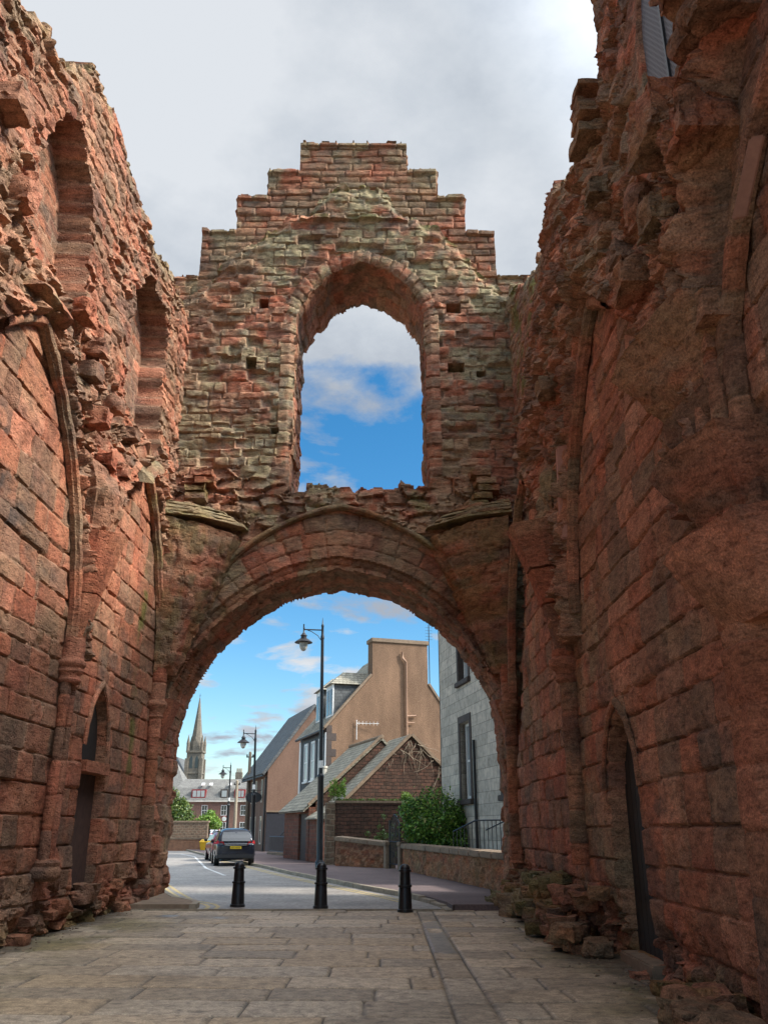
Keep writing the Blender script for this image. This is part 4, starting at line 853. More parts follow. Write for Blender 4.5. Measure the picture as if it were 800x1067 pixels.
# ---- cars
def car(loc, ang, paint, label, group, mpv=True, scale=1.):
    r = empty('parked_car', loc, label, 'car', group); fr = Fr(loc, (math.sin(ang), math.cos(ang)), (-math.cos(ang), math.sin(ang)))  # a runs forward from the tail, b to the left
    Ht = 1.66 if mpv else 1.48; W = .92 if mpv else .87; Ln = 4.75 if mpv else 4.1
    # stations along the body: (a, sill z, shoulder z, shoulder half width)
    body = [(0.0, .42, .95, .78), (.05, .33, 1.02, .86), (.25, .26, 1.04, .92), (.8, .24, 1.04, W), (2.2, .22, 1.0, W), (3.5, .24, .96, W), (4.1, .26, .90, .90), (4.5, .30, .80, .82), (4.72, .38, .68, .66)]
    V = []; F = []
    for a, z0, z1, w in body:
        a = a * Ln / 4.75
        for b2, z in ((-w * .86, z0), (-w * .97, z0 + .12), (-w, (z0 + z1) * .5 + .02), (-w * .985, z1 - .06), (-w * .93, z1), (0, z1 + .03), (w * .93, z1), (w * .985, z1 - .06), (w, (z0 + z1) * .5 + .02), (w * .97, z0 + .12), (w * .86, z0)): V.append(fr.p(a, b2, z))
    n = 11
    for i in range(len(body) - 1):
        for j in range(n): F.append((i * n + j, i * n + (j + 1) % n, (i + 1) * n + (j + 1) % n, (i + 1) * n + j))
    F.append(tuple(range(n))); F.append(tuple(range((len(body) - 1) * n, len(body) * n)))
    mb = MB(); mb.v = V; mb.f = F; b = mb.build('body', paint, r, True)
    s = b.modifiers.new('round', 'SUBSURF'); s.levels = 1; s.render_levels = 2
    # roof and pillars over a dark glasshouse
    gh = [(.10, 1.0, .80, 1.06), (.22, 1.0, .80, 1.30), (.42, 1.0, .72, Ht - .10), (.65, 1.0, .68, Ht - .02), (1.6, 1.0, .69, Ht + .02), (2.4, .98, .69, Ht - .01), (2.9, .97, .70, Ht - .12), (3.75, .93, .76, 1.0)]
    def house(k, z_lo=0, grow=0.):
        V = []; F = []
        for a, z0, w, z1 in gh:
            a = a * Ln / 4.75
            wl = min(.86, w + .16)
            for b2, z in ((-wl, z0), (-w - .02, z1 - .10), (-w + .10, z1), (0, z1 + .025), (w - .10, z1), (w + .02, z1 - .10), (wl, z0)): V.append(fr.p(a, b2 * (1 + grow), z + grow))
        m_ = 7
        for i in range(len(gh) - 1):
            for j in range(m_): F.append((i * m_ + j, i * m_ + (j + 1) % m_, (i + 1) * m_ + (j + 1) % m_, (i + 1) * m_ + j))
        F.append(tuple(range(m_))); F.append(tuple(range((len(gh) - 1) * m_, len(gh) * m_))); mb = MB(); mb.v = V; mb.f = F; return mb
    c = house(0).build('cabin', paint, r, True); s = c.modifiers.new('round', 'SUBSURF'); s.levels = 1; s.render_levels = 1
    # rear window, following the tailgate
    g = MB(); zz = [1.10, 1.24, 1.38, Ht - .16]; aa = [.105, .17, .28, .40]; ww = [.66, .665, .645, .60]
    for i in range(3): g.hexa([fr.p(aa[i] - .02, -ww[i], zz[i]), fr.p(aa[i] - .02, ww[i], zz[i]), fr.p(aa[i] + .04, ww[i], zz[i]), fr.p(aa[i] + .04, -ww[i], zz[i]), fr.p(aa[i + 1] - .02, -ww[i + 1], zz[i + 1]), fr.p(aa[i + 1] - .02, ww[i + 1], zz[i + 1]), fr.p(aa[i + 1] + .04, ww[i + 1], zz[i + 1]), fr.p(aa[i + 1] + .04, -ww[i + 1], zz[i + 1])])
    g.build('rear_window', M['glass'], r)
    for s_ in (1, -1):
        g = MB(); q = Ln / 4.75
        for a0, a1, t0, t1 in ((.55, 1.3, .75, 1.3), (1.36, 2.3, 1.36, 2.25), (2.36, 3.2, 2.31, 2.7)):
            zt = Ht - .13; P = [fr.p(a0 * q, s_ * .868, 1.04), fr.p(a1 * q, s_ * .868, 1.03), fr.p(t1 * q, s_ * .735, zt), fr.p(t0 * q, s_ * .735, zt)]
            g.prism(P, fr.b * (-.05 * s_))
        g.build('side_window', M['glass'], r)
        # rear lamp clusters wrap the corner
        MB().hexa([fr.p(-.015, s_ * .52, .93), fr.p(.30, s_ * .925, .96), fr.p(.34, s_ * .90, .96), fr.p(.10, s_ * .52, .93), fr.p(-.01, s_ * .60, 1.08), fr.p(.36, s_ * .905, 1.13), fr.p(.38, s_ * .87, 1.13), fr.p(.12, s_ * .58, 1.08)]).build('tail_light', M['taillight'], r, bevel=.012)
        MB().hexa([fr.p(Ln * .60, s_ * .90, .98), fr.p(Ln * .60 + .1, s_ * .90, .98), fr.p(Ln * .60 + .1, s_ * 1.06, 1.0), fr.p(Ln * .60, s_ * 1.06, 1.0), fr.p(Ln * .60, s_ * .9, 1.12), fr.p(Ln * .60 + .1, s_ * .9, 1.12), fr.p(Ln * .60 + .1, s_ * 1.07, 1.13), fr.p(Ln * .60, s_ * 1.07, 1.13)]).build('door_mirror', M['plastic'], r, bevel=.02)
        for a in (.95, Ln - .92):
            c = fr.p(a, s_ * (W - .10), .33); d = fr.b * s_
            w_ = MB().tube([c - d * .12, c - d * .09, c + d * .09, c + d * .115], .33, 28).build('wheel', M['rubber'], r, True)
            MB().tube([c + d * .10, c + d * .125], .215, 24).build('rim', M['chrome'], w_, True)
    MB().hexa([fr.p(-.06, -.84, .34), fr.p(-.06, .84, .34), fr.p(.12, .9, .34), fr.p(.12, -.9, .34), fr.p(-.05, -.84, .52), fr.p(-.05, .84, .52), fr.p(.12, .91, .52), fr.p(.12, -.91, .52)]).build('rear_bumper', M['plastic'], r, bevel=.03)
    MB().hexa([fr.p(-.045, -.5, .905), fr.p(-.045, .5, .905), fr.p(.03, .5, .905), fr.p(.03, -.5, .905), fr.p(-.045, -.5, .95), fr.p(-.045, .5, .95), fr.p(.03, .5, .95), fr.p(.03, -.5, .95)]).build('tailgate_trim', M['chrome'], r)
    pl = MB().hexa([fr.p(-.04, -.26, .76), fr.p(-.04, .26, .76), fr.p(.05, .26, .76), fr.p(.05, -.26, .76), fr.p(-.035, -.26, .87), fr.p(-.035, .26, .87), fr.p(.05, .26, .87), fr.p(.05, -.26, .87)]).build('number_plate', M['plate'], r)
    mb = MB()
    for k in range(7):
        a0 = -.22 + k * .062 + (.03 if k > 3 else 0)
        for q in range(2): mb.box(Fr(fr.p(-.045, 0, 0), fr.a), -.002, .004, a0 + q * .028, a0 + q * .028 + .012, .785, .845)
    mb.build('plate_lettering', M['black_iron'], pl)
    mb = MB().tube([fr.p(.35, -.02, 1.15), fr.p(.2, .25, 1.16)], .012, 6); mb.build('wiper', M['plastic'], r)
    return r
car((-6.98, 43.7, .012), math.atan2(-.22, .97), M['carbody'], 'dark blue people carrier parked at the kerb, seen from behind with a yellow number plate', 'cars parked along the kerb')
car((-8.45, 50.4, .012), math.atan2(-.29, .957), M['carred'], 'red hatchback parked ahead of the dark blue people carrier, mostly hidden by it', 'cars parked along the kerb', False)
def far_car(x, y, ang, paint, label, van=False):
    return car((x, y, .012), ang, paint, label, 'cars in the far yard', van)
far_car(-36.5, 150, 1.75, M['carsilver'], 'pale blue car by the stone wall, half hidden by the left pier')
far_car(-27.0, 140, .35, M['carsilver'], 'pale car parked beside the blue box in the far yard', True)
far_car(-23.6, 138, .25, M['carbody'], 'dark grey car to the right of the pale car in the far yard')
MB().hexa([(-27.2, 133, 0), (-25.7, 133, 0), (-25.7, 134.4, 0), (-27.2, 134.4, 0), (-27.4, 132.9, 1.35), (-25.5, 132.9, 1.35), (-25.5, 134.5, 1.2), (-27.4, 134.5, 1.2)]).build('skip', M['blue_plastic'], tag(empty('waste_container', (-26.4, 133.7, 0), 'bright blue waste container standing in front of the pale car', 'waste container')), bevel=.06)
gb = empty('grit_bin', (-14.0, 73.5, .0), 'yellow grit bin at the end of the orange brick wall', 'grit bin')
MB().hexa([(-14.45, 73.1, 0), (-13.55, 73.1, 0), (-13.55, 73.9, 0), (-14.45, 73.9, 0), (-14.55, 73.0, .68), (-13.45, 73.0, .68), (-13.45, 74, .68), (-14.55, 74, .68)]).build('bin', M['yellow_plastic'], gb, bevel=.04)
MB().hexa([(-14.6, 72.95, .68), (-13.4, 72.95, .68), (-13.4, 74.05, .68), (-14.6, 74.05, .68), (-14.5, 73.1, .84), (-13.5, 73.1, .84), (-13.4, 74.05, .92), (-14.6, 74.05, .92)]).build('lid', M['yellow_plastic'], gb, bevel=.03)

# ================================================================== HOUSES ALONG THE STREET
def window(mb_parent, fr, a0, a1, z0, z1, b=0., frame=None, glass=None, depth=.12, fw=.07, bars=1, name='window', vertical=True):
    """a sash window in the plane b of frame fr: frame, glass and glazing bars"""
    f = MB(); F_ = frame or M['white_trim']; s = -1 if depth > 0 else 1
    lo, hi = b, b + depth
    f.box(fr, a0, a0 + fw, lo, hi, z0, z1); f.box(fr, a1 - fw, a1, lo, hi, z0, z1); f.box(fr, a0 + fw, a1 - fw, lo, hi, z1 - fw, z1); f.box(fr, a0 + fw, a1 - fw, lo, hi, z0, z0 + fw * 1.2)
    zm = (z0 + z1) / 2; f.box(fr, a0 + fw, a1 - fw, lo + depth * .2, hi - depth * .2, zm - fw * .4, zm + fw * .4)
    if vertical: am = (a0 + a1) / 2; f.box(fr, am - .02, am + .02, lo + depth * .3, hi - depth * .3, z0 + fw, z1 - fw)
    w = f.build(name, F_, mb_parent)
    MB().box(fr, a0 + fw * .6, a1 - fw * .6, b + depth * .45, b + depth * .6, z0 + fw * .6, z1 - fw * .6).build('pane', glass or M['glass_pale'], w)
    return w
def poly_wall(fr, pts, b0, b1):
    """gable outline pts (a, z) given thickness from b0 to b1"""
    return MB().prism([fr.p(a, b0, z) for a, z in pts], fr.b * (b1 - b0))
def roof_slab(mb, fr, a0, z0, a1, z1, b0, b1, t=.12):
    u = Vector((a1 - a0, z1 - z0)).normalized(); nx, nz = -u.y * t, u.x * t
    P = fr.p; mb.hexa([P(a0, b0, z0), P(a1, b0, z1), P(a1, b1, z1), P(a0, b1, z0), P(a0 + nx, b0, z0 + nz), P(a1 + nx, b0, z1 + nz), P(a1 + nx, b1, z1 + nz), P(a0 + nx, b1, z0 + nz)]); return mb

# brown house: harled gable with a broad chimney, black front with white windows, two dormers
h = empty('rendered_house', (-3.55, 55, 0), 'tall brown rendered house with a broad gable chimney, black front and white dormers', 'house')
C = Fr((-3.55, 55), un, us)
poly_wall(C, [(0, 0), (0, 7.6), (2.95, 10.95), (6.75, 10.55), (8.0, 8.75), (9.4, 6.7), (9.4, 0)], 0, .45).build('gable_wall', M['render_brown'], h)
ch = MB().box(C, 2.95, 6.75, .003, 1.0, 10.5, 13.15).build('chimney', M['render_brown'], h)
MB().box(C, 2.85, 6.85, -.08, 1.08, 13.15, 13.42).build('chimney_cap', M['coping'], ch, bevel=.03)
MB().box(C, 0, .3, .452, 7.4, 0, 7.55).box(C, 9.1, 9.4, .452, 7.4, 0, 6.7).box(C, .3, 9.1, 7.1, 7.4, 0, 7.0).build('front_wall', M['black_paint'], h)
mb = MB(); roof_slab(mb, C, -.22, 7.42, 4.6, 12.85, .42, 7.5); roof_slab(mb, C, 4.6, 12.85, 9.6, 6.5, .42, 7.5); mb.build('roof', M['slate'], h)
roof_slab(MB(), C, -.1, 7.53, 2.94, 10.98, -.06, .416, .14).build('skew', M['coping'], h); roof_slab(MB(), C, 6.76, 10.57, 9.45, 6.72, -.06, .416, .14).build('skew', M['coping'], h)
mb = MB()
for z in np.arange(3.0, 7.2, .95): mb.box(C, -.012, .62, -.012, .3, z, z + .45); mb.box(C, -.012, .34, -.012, .3, z + .46, z + .93)
mb.build('quoin', M['dark_brown'], h)
for b0 in (.75, 2.75, 4.75):
    W2 = Fr(C.p(0, 0, 0), us, (-un[0], -un[1]))
    window(h, W2, b0, b0 + 1.05, 4.6, 7.05, .0, fw=.13, depth=.08)
    MB().box(W2, b0 - .1, b0 + 1.15, 0, .16, 4.5, 4.598).build('window_sill', M['white_trim'], h)
MB().box(W2, 7.0, 7.4, .0, .06, .2, 7.3).build('trim', M['white_trim'], h); MB().box(W2, .0, .25, .002, .05, 3.2, 7.3).build('trim', M['white_trim'], h)
MB().tube([C.p(-.3, -.05, 7.42), C.p(-.3, 7.5, 7.42)], .08, 8).build('gutter', M['plastic'], h)
for b0, b1 in ((.55, 2.15), (3.3, 4.9)):
    d = MB().box(C, .55, 2.6, b0, b1, 8.1, 10.35).build('dormer', M['slate_grey'], h)
    D2 = Fr(C.p(.55, 0, 0), us, (-un[0], -un[1]))
    MB().box(D2, b0 - .05, b1 + .05, .002, .07, 8.0, 10.4).build('dormer_front', M['white_trim'], d)
    f = MB(); 
    for k in (0, 1): f.box(D2, b0 + .16 + k * (b1 - b0 - .1) / 2, b0 + .16 + (k + .82) * (b1 - b0 - .1) / 2 - .05, .072, .09, 8.5, 10.1)
    f.build('dormer_window', M['glass'], d)
    a0, a1 = .3, 4.3; P = C.p; bm_ = (b0 + b1) / 2
    MB().face([P(a0, b0 - .2, 10.4), P(a0, b1 + .2, 10.4), P(1.35, bm_, 11.3)]).face([P(a0, b0 - .2, 10.4), P(1.35, bm_, 11.3), P(3.3, bm_, 11.3), P(2.6, b0 - .2, 10.4)]).face([P(a0, b1 + .2, 10.4), P(2.6, b1 + .2, 10.4), P(3.3, bm_, 11.3), P(1.35, bm_, 11.3)]).face([P(a0, b0 - .2, 10.38), P(2.6, b0 - .2, 10.38), P(2.6, b1 + .2, 10.38), P(a0, b1 + .2, 10.38)]).build('dormer_roof', M['slate'], d)
mb = MB().tube([C.p(4.95, -.12, 12.55), C.p(4.98, -.12, 12.2), C.p(5.2, -.12, 11.9), C.p(5.22, -.12, 5.5)], .075, 8).tube([C.p(5.22, -.12, 8.45), C.p(5.85, -.12, 8.5)], .06, 8).tube([C.p(5.22, -.12, 8.05), C.p(5.75, -.12, 8.05)], .04, 8)
mb.build('downpipe', M['pipe'], h, True)
mb = MB().tube([C.p(1.9, -.1, 6.9), C.p(1.9, -.1, 8.1)], .025, 6).tube([C.p(1.9, -.1, 7.9), C.p(3.3, -.3, 7.9)], .02, 6)
for k in range(6): mb.tube([C.p(2.0 + k * .24, -.28, 7.9 - .12), C.p(2.0 + k * .24, -.28, 7.9 + .12)], .012, 5)
tag(mb.build('television_aerial', M['white_metal']), 'thin white television aerial fixed to the brown rendered gable', 'aerial')
mb = MB().tube([C.p(6.95, .2, 10.2), C.p(6.95, .2, 14.6)], .03, 6)
for k in range(5): mb.tube([C.p(6.7, .2, 14.4 - k * .2), C.p(7.2, .2, 14.4 - k * .2)], .01, 5)
tag(mb.build('television_aerial', M['plastic']), 'tall thin aerial mast rising beside the broad brown chimney', 'aerial')

# pinkish house further down the street
h = empty('rendered_house', (-8.75, 68, 0), 'pinkish rendered house with narrow slit windows on its street front and a dark slate roof', 'house')
Dd = Fr((-8.75, 68), un, us)
poly_wall(Dd, [(0, 0), (0, 5.85), (3.6, 10.75), (7.2, 5.85), (7.2, 0)], 0, .4).build('gable_wall', M['render_pink'], h)
MB().box(Dd, 0, .3, .402, 9.6, 0, 5.85).box(Dd, 6.9, 7.2, .402, 9.6, 0, 5.85).box(Dd, .3, 6.9, 9.3, 9.6, 0, 5.85).build('front_wall', M['render_pink'], h)
mb = MB(); roof_slab(mb, Dd, -.3, 5.5, 3.6, 10.8, -.15, 9.8, .2); roof_slab(mb, Dd, 3.6, 10.8, 7.5, 5.5, -.15, 9.8, .2); mb.build('roof', M['slate_grey'], h)
Wd = Fr(Dd.p(0, 0, 0), us, (-un[0], -un[1]))
for b0 in (1.9, 4.4, 6.3, 8.3):
    window(h, Wd, b0, b0 + .55, 3.6, 5.3, -.04, frame=M['cream'], glass=M['glass'], depth=.07, fw=.08, vertical=False)
for b0, w_ in ((1.7, .75), (4.3, .6), (6.2, .6), (8.2, .6)):
    window(h, Wd, b0, b0 + w_, .6, 2.6, -.04, frame=M['cream'], glass=M['glass'], depth=.07, fw=.08, vertical=False)
MB().tube([Dd.p(-.12, .12, 5.4), Dd.p(-.12, .12, .1)], .07, 8).build('downpipe', M['black_iron'], h)
MB().tube([Dd.p(-.38, -.1, 5.45), Dd.p(-.38, 9.7, 5.45)], .08, 8).build('gutter', M['plastic'], h)
MB().box(Dd, .02, 3.6, -.05, -.003, .1, 2.85).build('base_band', M['black_paint'], h)
MB().box(Dd, 0, 3.7, -.12, -.052, 2.86, 2.98).build('band_coping', M['coping'], h)
r = empty('hanging_sign', (-9.85, 69.5, 3.4), 'dark blank oval sign hung out from the front of the pinkish house', 'hanging sign')
o = Vector((-9.95, 69.5, 3.95)); mb = MB(); n_ = 28
mb.prism([o + Vector((.62 * math.cos(2 * math.pi * k / n_), 0, .40 * math.sin(2 * math.pi * k / n_))) for k in range(n_)], (0, .06, 0)).build('sign_board', M['plastic'], r)
mb = MB().tube([o + Vector((.6, .03, .52)), o + Vector((-.5, .03, .52))], .025, 6); [mb.tube([o + Vector((x, .03, .52)), o + Vector((x, .03, .3))], .012, 5) for x in (-.3, .3)]; mb.build('bracket', M['black_iron'], r)
# railed steps beside the pink house
r = empty('railing', (-6.3, 58.5, .1), 'black iron railing with a sloping handrail at the steps before the pinkish house', 'railing')
a, b2 = Vector((-7.6, 61.5, .12)), Vector((-5.75, 56.2, .12)); mb = MB()
for k in range(14): p = a.lerp(b2, k / 13); mb.tube([p, p + Vector((0, 0, 1.05))], .016, 6)
mb.build('baluster', M['black_iron'], r)['kind'] = 'stuff'
MB().tube([a + Vector((0, 0, 1.08)), b2 + Vector((0, 0, 1.08))], .03, 6).tube([a.lerp(b2, .45) + Vector((.1, 0, 1.1)), b2 + Vector((.25, .3, 2.1))], .03, 6).tube([a + Vector((0, 0, .2)), b2 + Vector((0, 0, .2))], .022, 6).build('handrail', M['black_iron'], r)
MB().hexa([a + Vector((-.15, 0, -.12)), b2 + Vector((-.15, 0, -.12)), b2 + Vector((.5, .2, -.12)), a + Vector((.5, .2, -.12)), a + Vector((-.15, 0, .12)), b2 + Vector((-.15, 0, .12)), b2 + Vector((.5, .2, .12)), a + Vector((.5, .2, .12))]).build('step', M['coping'], r)

# low red outhouse with a lichened slate roof and a plank door on the street
h = empty('outhouse', (-3.85, 47, 0), 'low red stone outhouse with mossy slates and a tall weathered plank door', 'outhouse')
A = Fr((-3.85, 47), un, us)
MB().box(A, 0, .35, 0, .55, .0, 2.72).box(A, 0, .35, 2.35, 6.1, 0, 2.72).box(A, 0, .35, .55, 2.35, 2.42, 2.719).build('front_wall', M['rubble_red'], h); MB().box(A, 7.0, 7.4, 0, 6.1, 0, 2.7).build('rear_wall', M['rubble_red'], h)
poly_wall(A, [(.352, 0), (.352, 2.95), (3.9, 6.1), (6.99, 3.0), (6.99, 0)], .003, .38).build('gable_wall', M['rubble_dark'], h)
poly_wall(A, [(.352, 0), (.352, 2.95), (3.9, 6.1), (6.99, 3.0), (6.99, 0)], 5.7, 6.08).build('gable_wall', M['rubble_dark'], h)
mb = MB(); roof_slab(mb, A, -.28, 2.48, 3.9, 6.18, -.05, 6.3); roof_slab(mb, A, 3.9, 6.18, 7.6, 2.5, -.05, 6.3); mb.build('roof', M['slate'], h)
mb = MB(); roof_slab(mb, A, -.05, 2.78, 3.9, 6.34, -.26, -.055, .12); mb.tube([A.p(3.9, -.2, 6.36), A.p(3.9, 6.3, 6.36)], .10, 8); mb.build('ridge', M['coping'], h)
MB().box(A, .12, .18, .56, 2.34, .12, 2.41).build('door', M['wood_door'], h)
MB().lathe(A.p(2.0, 5.0, 4.5), [(.16, 0), (.16, .45), (.2, .5), (.2, .6)], 12).build('roof_vent', M['cream'], h)
# lean-to stub
h = empty('stone_wall', (-3.4, 45.7, 0), 'short red stone wall with a tiny slate coping beside the outhouse door', 'wall')
E_ = Fr((-3.08, 44.6), us, (un[0], un[1]))
MB().box(E_, 0, 2.38, 0, .4, 0, 2.15).build('wall_face', M['rubble_red'], h)
mb = MB(); mb.hexa([E_.p(-.1, -.25, 2.1), E_.p(2.36, -.25, 2.1), E_.p(2.36, 1.1, 2.152), E_.p(-.1, 1.1, 2.152), E_.p(-.1, -.25, 2.16), E_.p(2.36, -.25, 2.16), E_.p(2.36, 1.1, 2.95), E_.p(-.1, 1.1, 2.95)]); mb.build('coping', M['slate'], h)

# the second outhouse, its gable end tangled with dry creeper
h = empty('outhouse', (.5, 46, 0), 'dark red stone outhouse whose gable is hung with dry creeper above the garden wall', 'outhouse')
B = Fr((-1.75, 44.6), un, us)
poly_wall(B, [(0, 0), (0, 3.0), (3.3, 6.05), (7.0, 2.6), (7.0, 0)], 0, .4).build('gable_wall', M['rubble_dark'], h)
MB().box(B, 0, .35, .403, 3.0, 0, 2.95).build('side_wall', M['rubble_dark'], h)
mb = MB(); roof_slab(mb, B, -.45, 2.62, 3.3, 6.12, .1, 3.4); roof_slab(mb, B, 3.3, 6.12, 7.2, 2.5, .1, 3.4); mb.build('roof', M['slate'], h)
mb = MB(); roof_slab(mb, B, -.3, 2.78, 3.3, 6.14, -.1, .098, .15); roof_slab(mb, B, 3.3, 6.14, 7.15, 2.56, -.1, .098, .15); mb.build('skew', M['coping'], h)
mb = MB(); rr = random.Random(5)
for k in range(46):
    a = rr.uniform(2.0, 6.6); z = min(6.0 - abs(a - 3.3) * .95, 5.9); p = B.p(a, -.14, z); P = [p]; dx, dz = rr.uniform(-.3, .5), rr.uniform(-.5, .1)
    for _ in range(7): dx += rr.uniform(-.3, .3); dz += rr.uniform(-.28, .16); p = p + B.a * dx * .26 + Vector((0, 0, max(-.35, dz * .3))) - B.b * rr.uniform(-.06, .05); P.append(p)
    mb.tube(P, .017, 5, .005, False)
tag(mb.build('creeper', M['twig']), 'pale leafless creeper stems tangled over the dark outhouse gable', 'creeper')

# walls of the gardens
h = empty('stone_wall', (-.6, 43.2, 0), 'high dark red rubble wall with a square end pier, in front of the creeper gable', 'wall')
G3 = Fr((-2.28, 42.6), (.99, .14)); MB().box(G3, .0, 5.2, .02, .5, 0, 2.78).build('wall_face', M['rubble_dark'], h)
MB().box(G3, -.42, .0, -.08, .6, 0, 2.82).build('end_pier', M['rubble_tan'], h, bevel=.02)
MB().box(G3, .003, 5.2, -.03, .55, 2.781, 2.90).build('coping', M['coping'], h, bevel=.02)
def garden_wall(p0, p1, z0, z1, label, t=.38):
    d = Vector(p1) - Vector(p0); L = d.length; r = empty('garden_wall', (*p0, 0), label, 'wall'); fr = Fr(p0, d, (-d.y, d.x))
    n = int(L / .12); V = []; F = []
    # rubble face with real relief
    ss = np.linspace(0, L, n); zs = np.linspace(-.02, 1, 14); S, Z = np.meshgrid(ss, zs, indexing='ij'); top = z0 + (z1 - z0) * S / L; Zw = np.where(Z > 0, Z * top, Z)
    dd = rubble(S, Zw, 801 + int(L), .28, 2.8, 3.6)[0]
    P = np.stack([fr.P.x + fr.a.x * S - fr.b.x * dd, fr.P.y + fr.a.y * S - fr.b.y * dd, Zw], -1)
    f1 = rubble(S, Zw, 801 + int(L), .28, 2.8, 3.6)
    Cc = stone_col(P[..., 0], P[..., 1], P[..., 2], f1[2], .35, .2, 0., .8 * np.exp(-(f1[1] / .14) ** 2)); Cc[..., :3] = Cc[..., :3] * np.array([1.05, .90, .80])
    idx = np.arange(S.size).reshape(S.shape); F = np.stack([idx[:-1, :-1], idx[1:, :-1], idx[1:, 1:], idx[:-1, 1:]], -1).reshape(-1, 4)
    np_mesh('wall_face', P.reshape(-1, 3), F, Cc.reshape(-1, 4), M['stone'], r)
    Q = fr.p; MB().hexa([Q(.02, .10, 0), Q(L - .02, .10, 0), Q(L - .02, t, 0), Q(.02, t, 0), Q(.02, .10, z0 - .005), Q(L - .02, .10, z1 - .005), Q(L - .02, t, z1 - .005), Q(.02, t, z0 - .005)]).build('wall_core', M['rubble_tan'], r)
    mb = MB(); k = max(2, int(L / 1.1))
    for i in range(k):
        a0, a1 = L * i / k + .006, L * (i + 1) / k - .006; zz = lambda a: z0 + (z1 - z0) * a / L
        mb.hexa([Q(a0, -.09, zz(a0)), Q(a1, -.09, zz(a1)), Q(a1, t + .06, zz(a1)), Q(a0, t + .06, zz(a0)), Q(a0, -.09, zz(a0) + .17), Q(a1, -.09, zz(a1) + .17), Q(a1, t + .06, zz(a1) + .2), Q(a0, t + .06, zz(a0) + .2)])
    mb.build('coping', M['coping'], r, bevel=.03); return r
garden_wall((.72, 36.8), (3.12, 23.6), .92, .88, 'low rubble garden wall with a thick coping in front of the green shrub')
garden_wall((-2.2, 41.5), (.12, 38.7), 1.16, .95, 'low rubble garden wall with coping between the iron gate and the red end pier')
for p, l in (((.70, 36.95), 'short square stone gate pier on the right of the iron gate'), ((.14, 38.55), 'short square stone gate pier on the left of the iron gate')):
    q = empty('gate_pier', (*p, 0), l, 'gate pier'); f = Fr(p, (.3, -.95)); MB().box(f, -.16, .16, -.12, .3, 0, 1.0).build('pier', M['coping'], q, bevel=.02)
    MB().box(f, -.2, .2, -.16, .34, 1.001, 1.16).build('cap', M['coping'], q, bevel=.03)
g = empty('iron_gate', (.42, 37.8, .1), 'ornate black iron garden gate with scrolls between two low stone piers', 'gate')
gf = Fr((.24, 38.4), (.30, -.95)); L_ = 1.35
MB().tube([gf.p(0, 0, .12), gf.p(0, 0, 2.0)], .035, 8).tube([gf.p(L_, 0, .12), gf.p(L_, 0, 1.85)], .035, 8).tube([gf.p(0, 0, .3), gf.p(L_, 0, .3)], .025, 6).tube([gf.p(0, 0, 1.15), gf.p(L_, 0, 1.15)], .025, 6).tube([gf.p(L_ * t, 0, 1.75 + .45 * math.sin(math.pi * t)) for t in np.linspace(0, 1, 12)], .028, 6).build('gate_frame', M['black_iron'], g)
mb = MB()
for k in range(1, 9): t = k / 9; mb.tube([gf.p(L_ * t, 0, .3), gf.p(L_ * t, 0, 1.72 + .45 * math.sin(math.pi * t))], .014, 6)
mb.build('bar', M['black_iron'], g)['kind'] = 'stuff'
mb = MB()
for c0, z, s in ((.3, 1.5, 1), (.7, 1.5, -1), (.5, 1.95, 1), (.3, .7, -1), (.7, .7, 1)):
    mb.tube([gf.p(L_ * c0 + s * (.02 + .014 * q) * math.cos(q * .55), .01, z + (.02 + .014 * q) * math.sin(q * .55)) for q in range(16)], .016, 6)
mb.build('scroll', M['black_iron'], g)

# grey ashlar house behind the shrub
h = empty('stone_house', (2.55, 40, 0), 'tall weathered grey stone house with white sash windows, behind the garden wall on the right', 'house')
Gf = Fr((2.55, 40), (.187, -.982), (.982, .187))
wins = [(3.25, 4.65, 2.75, 5.75), (3.3, 4.7, 7.45, 10.3), (8.6, 10, 2.75, 5.75), (8.6, 10, 7.45, 10.3)]
mb = MB(); xs_ = [0, 3.25, 4.65, 8.6, 10, 14]; zs_ = [0, 2.75, 5.75, 7.45, 10.3, 12.6]
for i in range(5):
    for j in range(5):
        if i in (1, 3) and j in (1, 3): continue
        mb.box(Gf, xs_[i], xs_[i + 1], 0, .5, zs_[j], zs_[j + 1])
mb.build('front_wall', M['grey_ashlar'], h)
MB().box(Gf, .0, .5, .502, 8, 0, 12.59).box(Gf, .502, 14, 7.5, 8, 0, 12.58).box(Gf, 13.5, 14, .502, 7.49, 0, 12.58).build('side_wall', M['grey_ashlar'], h)
mb = MB(); roof_slab(mb, Fr(Gf.P, Gf.b, Gf.a), -.3, 12.5, 4, 16, -.2, 14.2); roof_slab(mb, Fr(Gf.P, Gf.b, Gf.a), 4, 16, 8.3, 12.5, -.2, 14.2); mb.build('roof', M['slate_grey'], h)
for a0, a1, z0, z1 in wins:
    w = window(h, Gf, a0 + .02, a1 - .02, z0 + .02, z1 - .02, .22, depth=.1, fw=.10, glass=M['glass_pale'])
    s = MB().box(Gf, a0 - .24, a0, -.035, .215, z0, z1).box(Gf, a1, a1 + .24, -.035, .215, z0, z1).box(Gf, a0 - .24, a1 + .24, -.036, .215, z1 + .001, z1 + .28).build('window_surround', M['dark_brown'], h)
    MB().box(Gf, a0 - .3, a1 + .3, -.14, .21, z0 - .2, z0 - .001).build('window_sill', M['dark_brown'], h, bevel=.02)
MB().tube([Gf.p(5.45, -.09, .1), Gf.p(5.45, -.09, 4.9)], .06, 8).build('downpipe', M['black_iron'], h, True)
MB().box(Gf, 0, .02, -.02, -.001, 0, 12.5).build('corner_pipe', M['dark_brown'], h)
r = empty('railing', (3.1, 30, .6), 'thin black iron railing at the door steps of the grey stone house', 'railing')
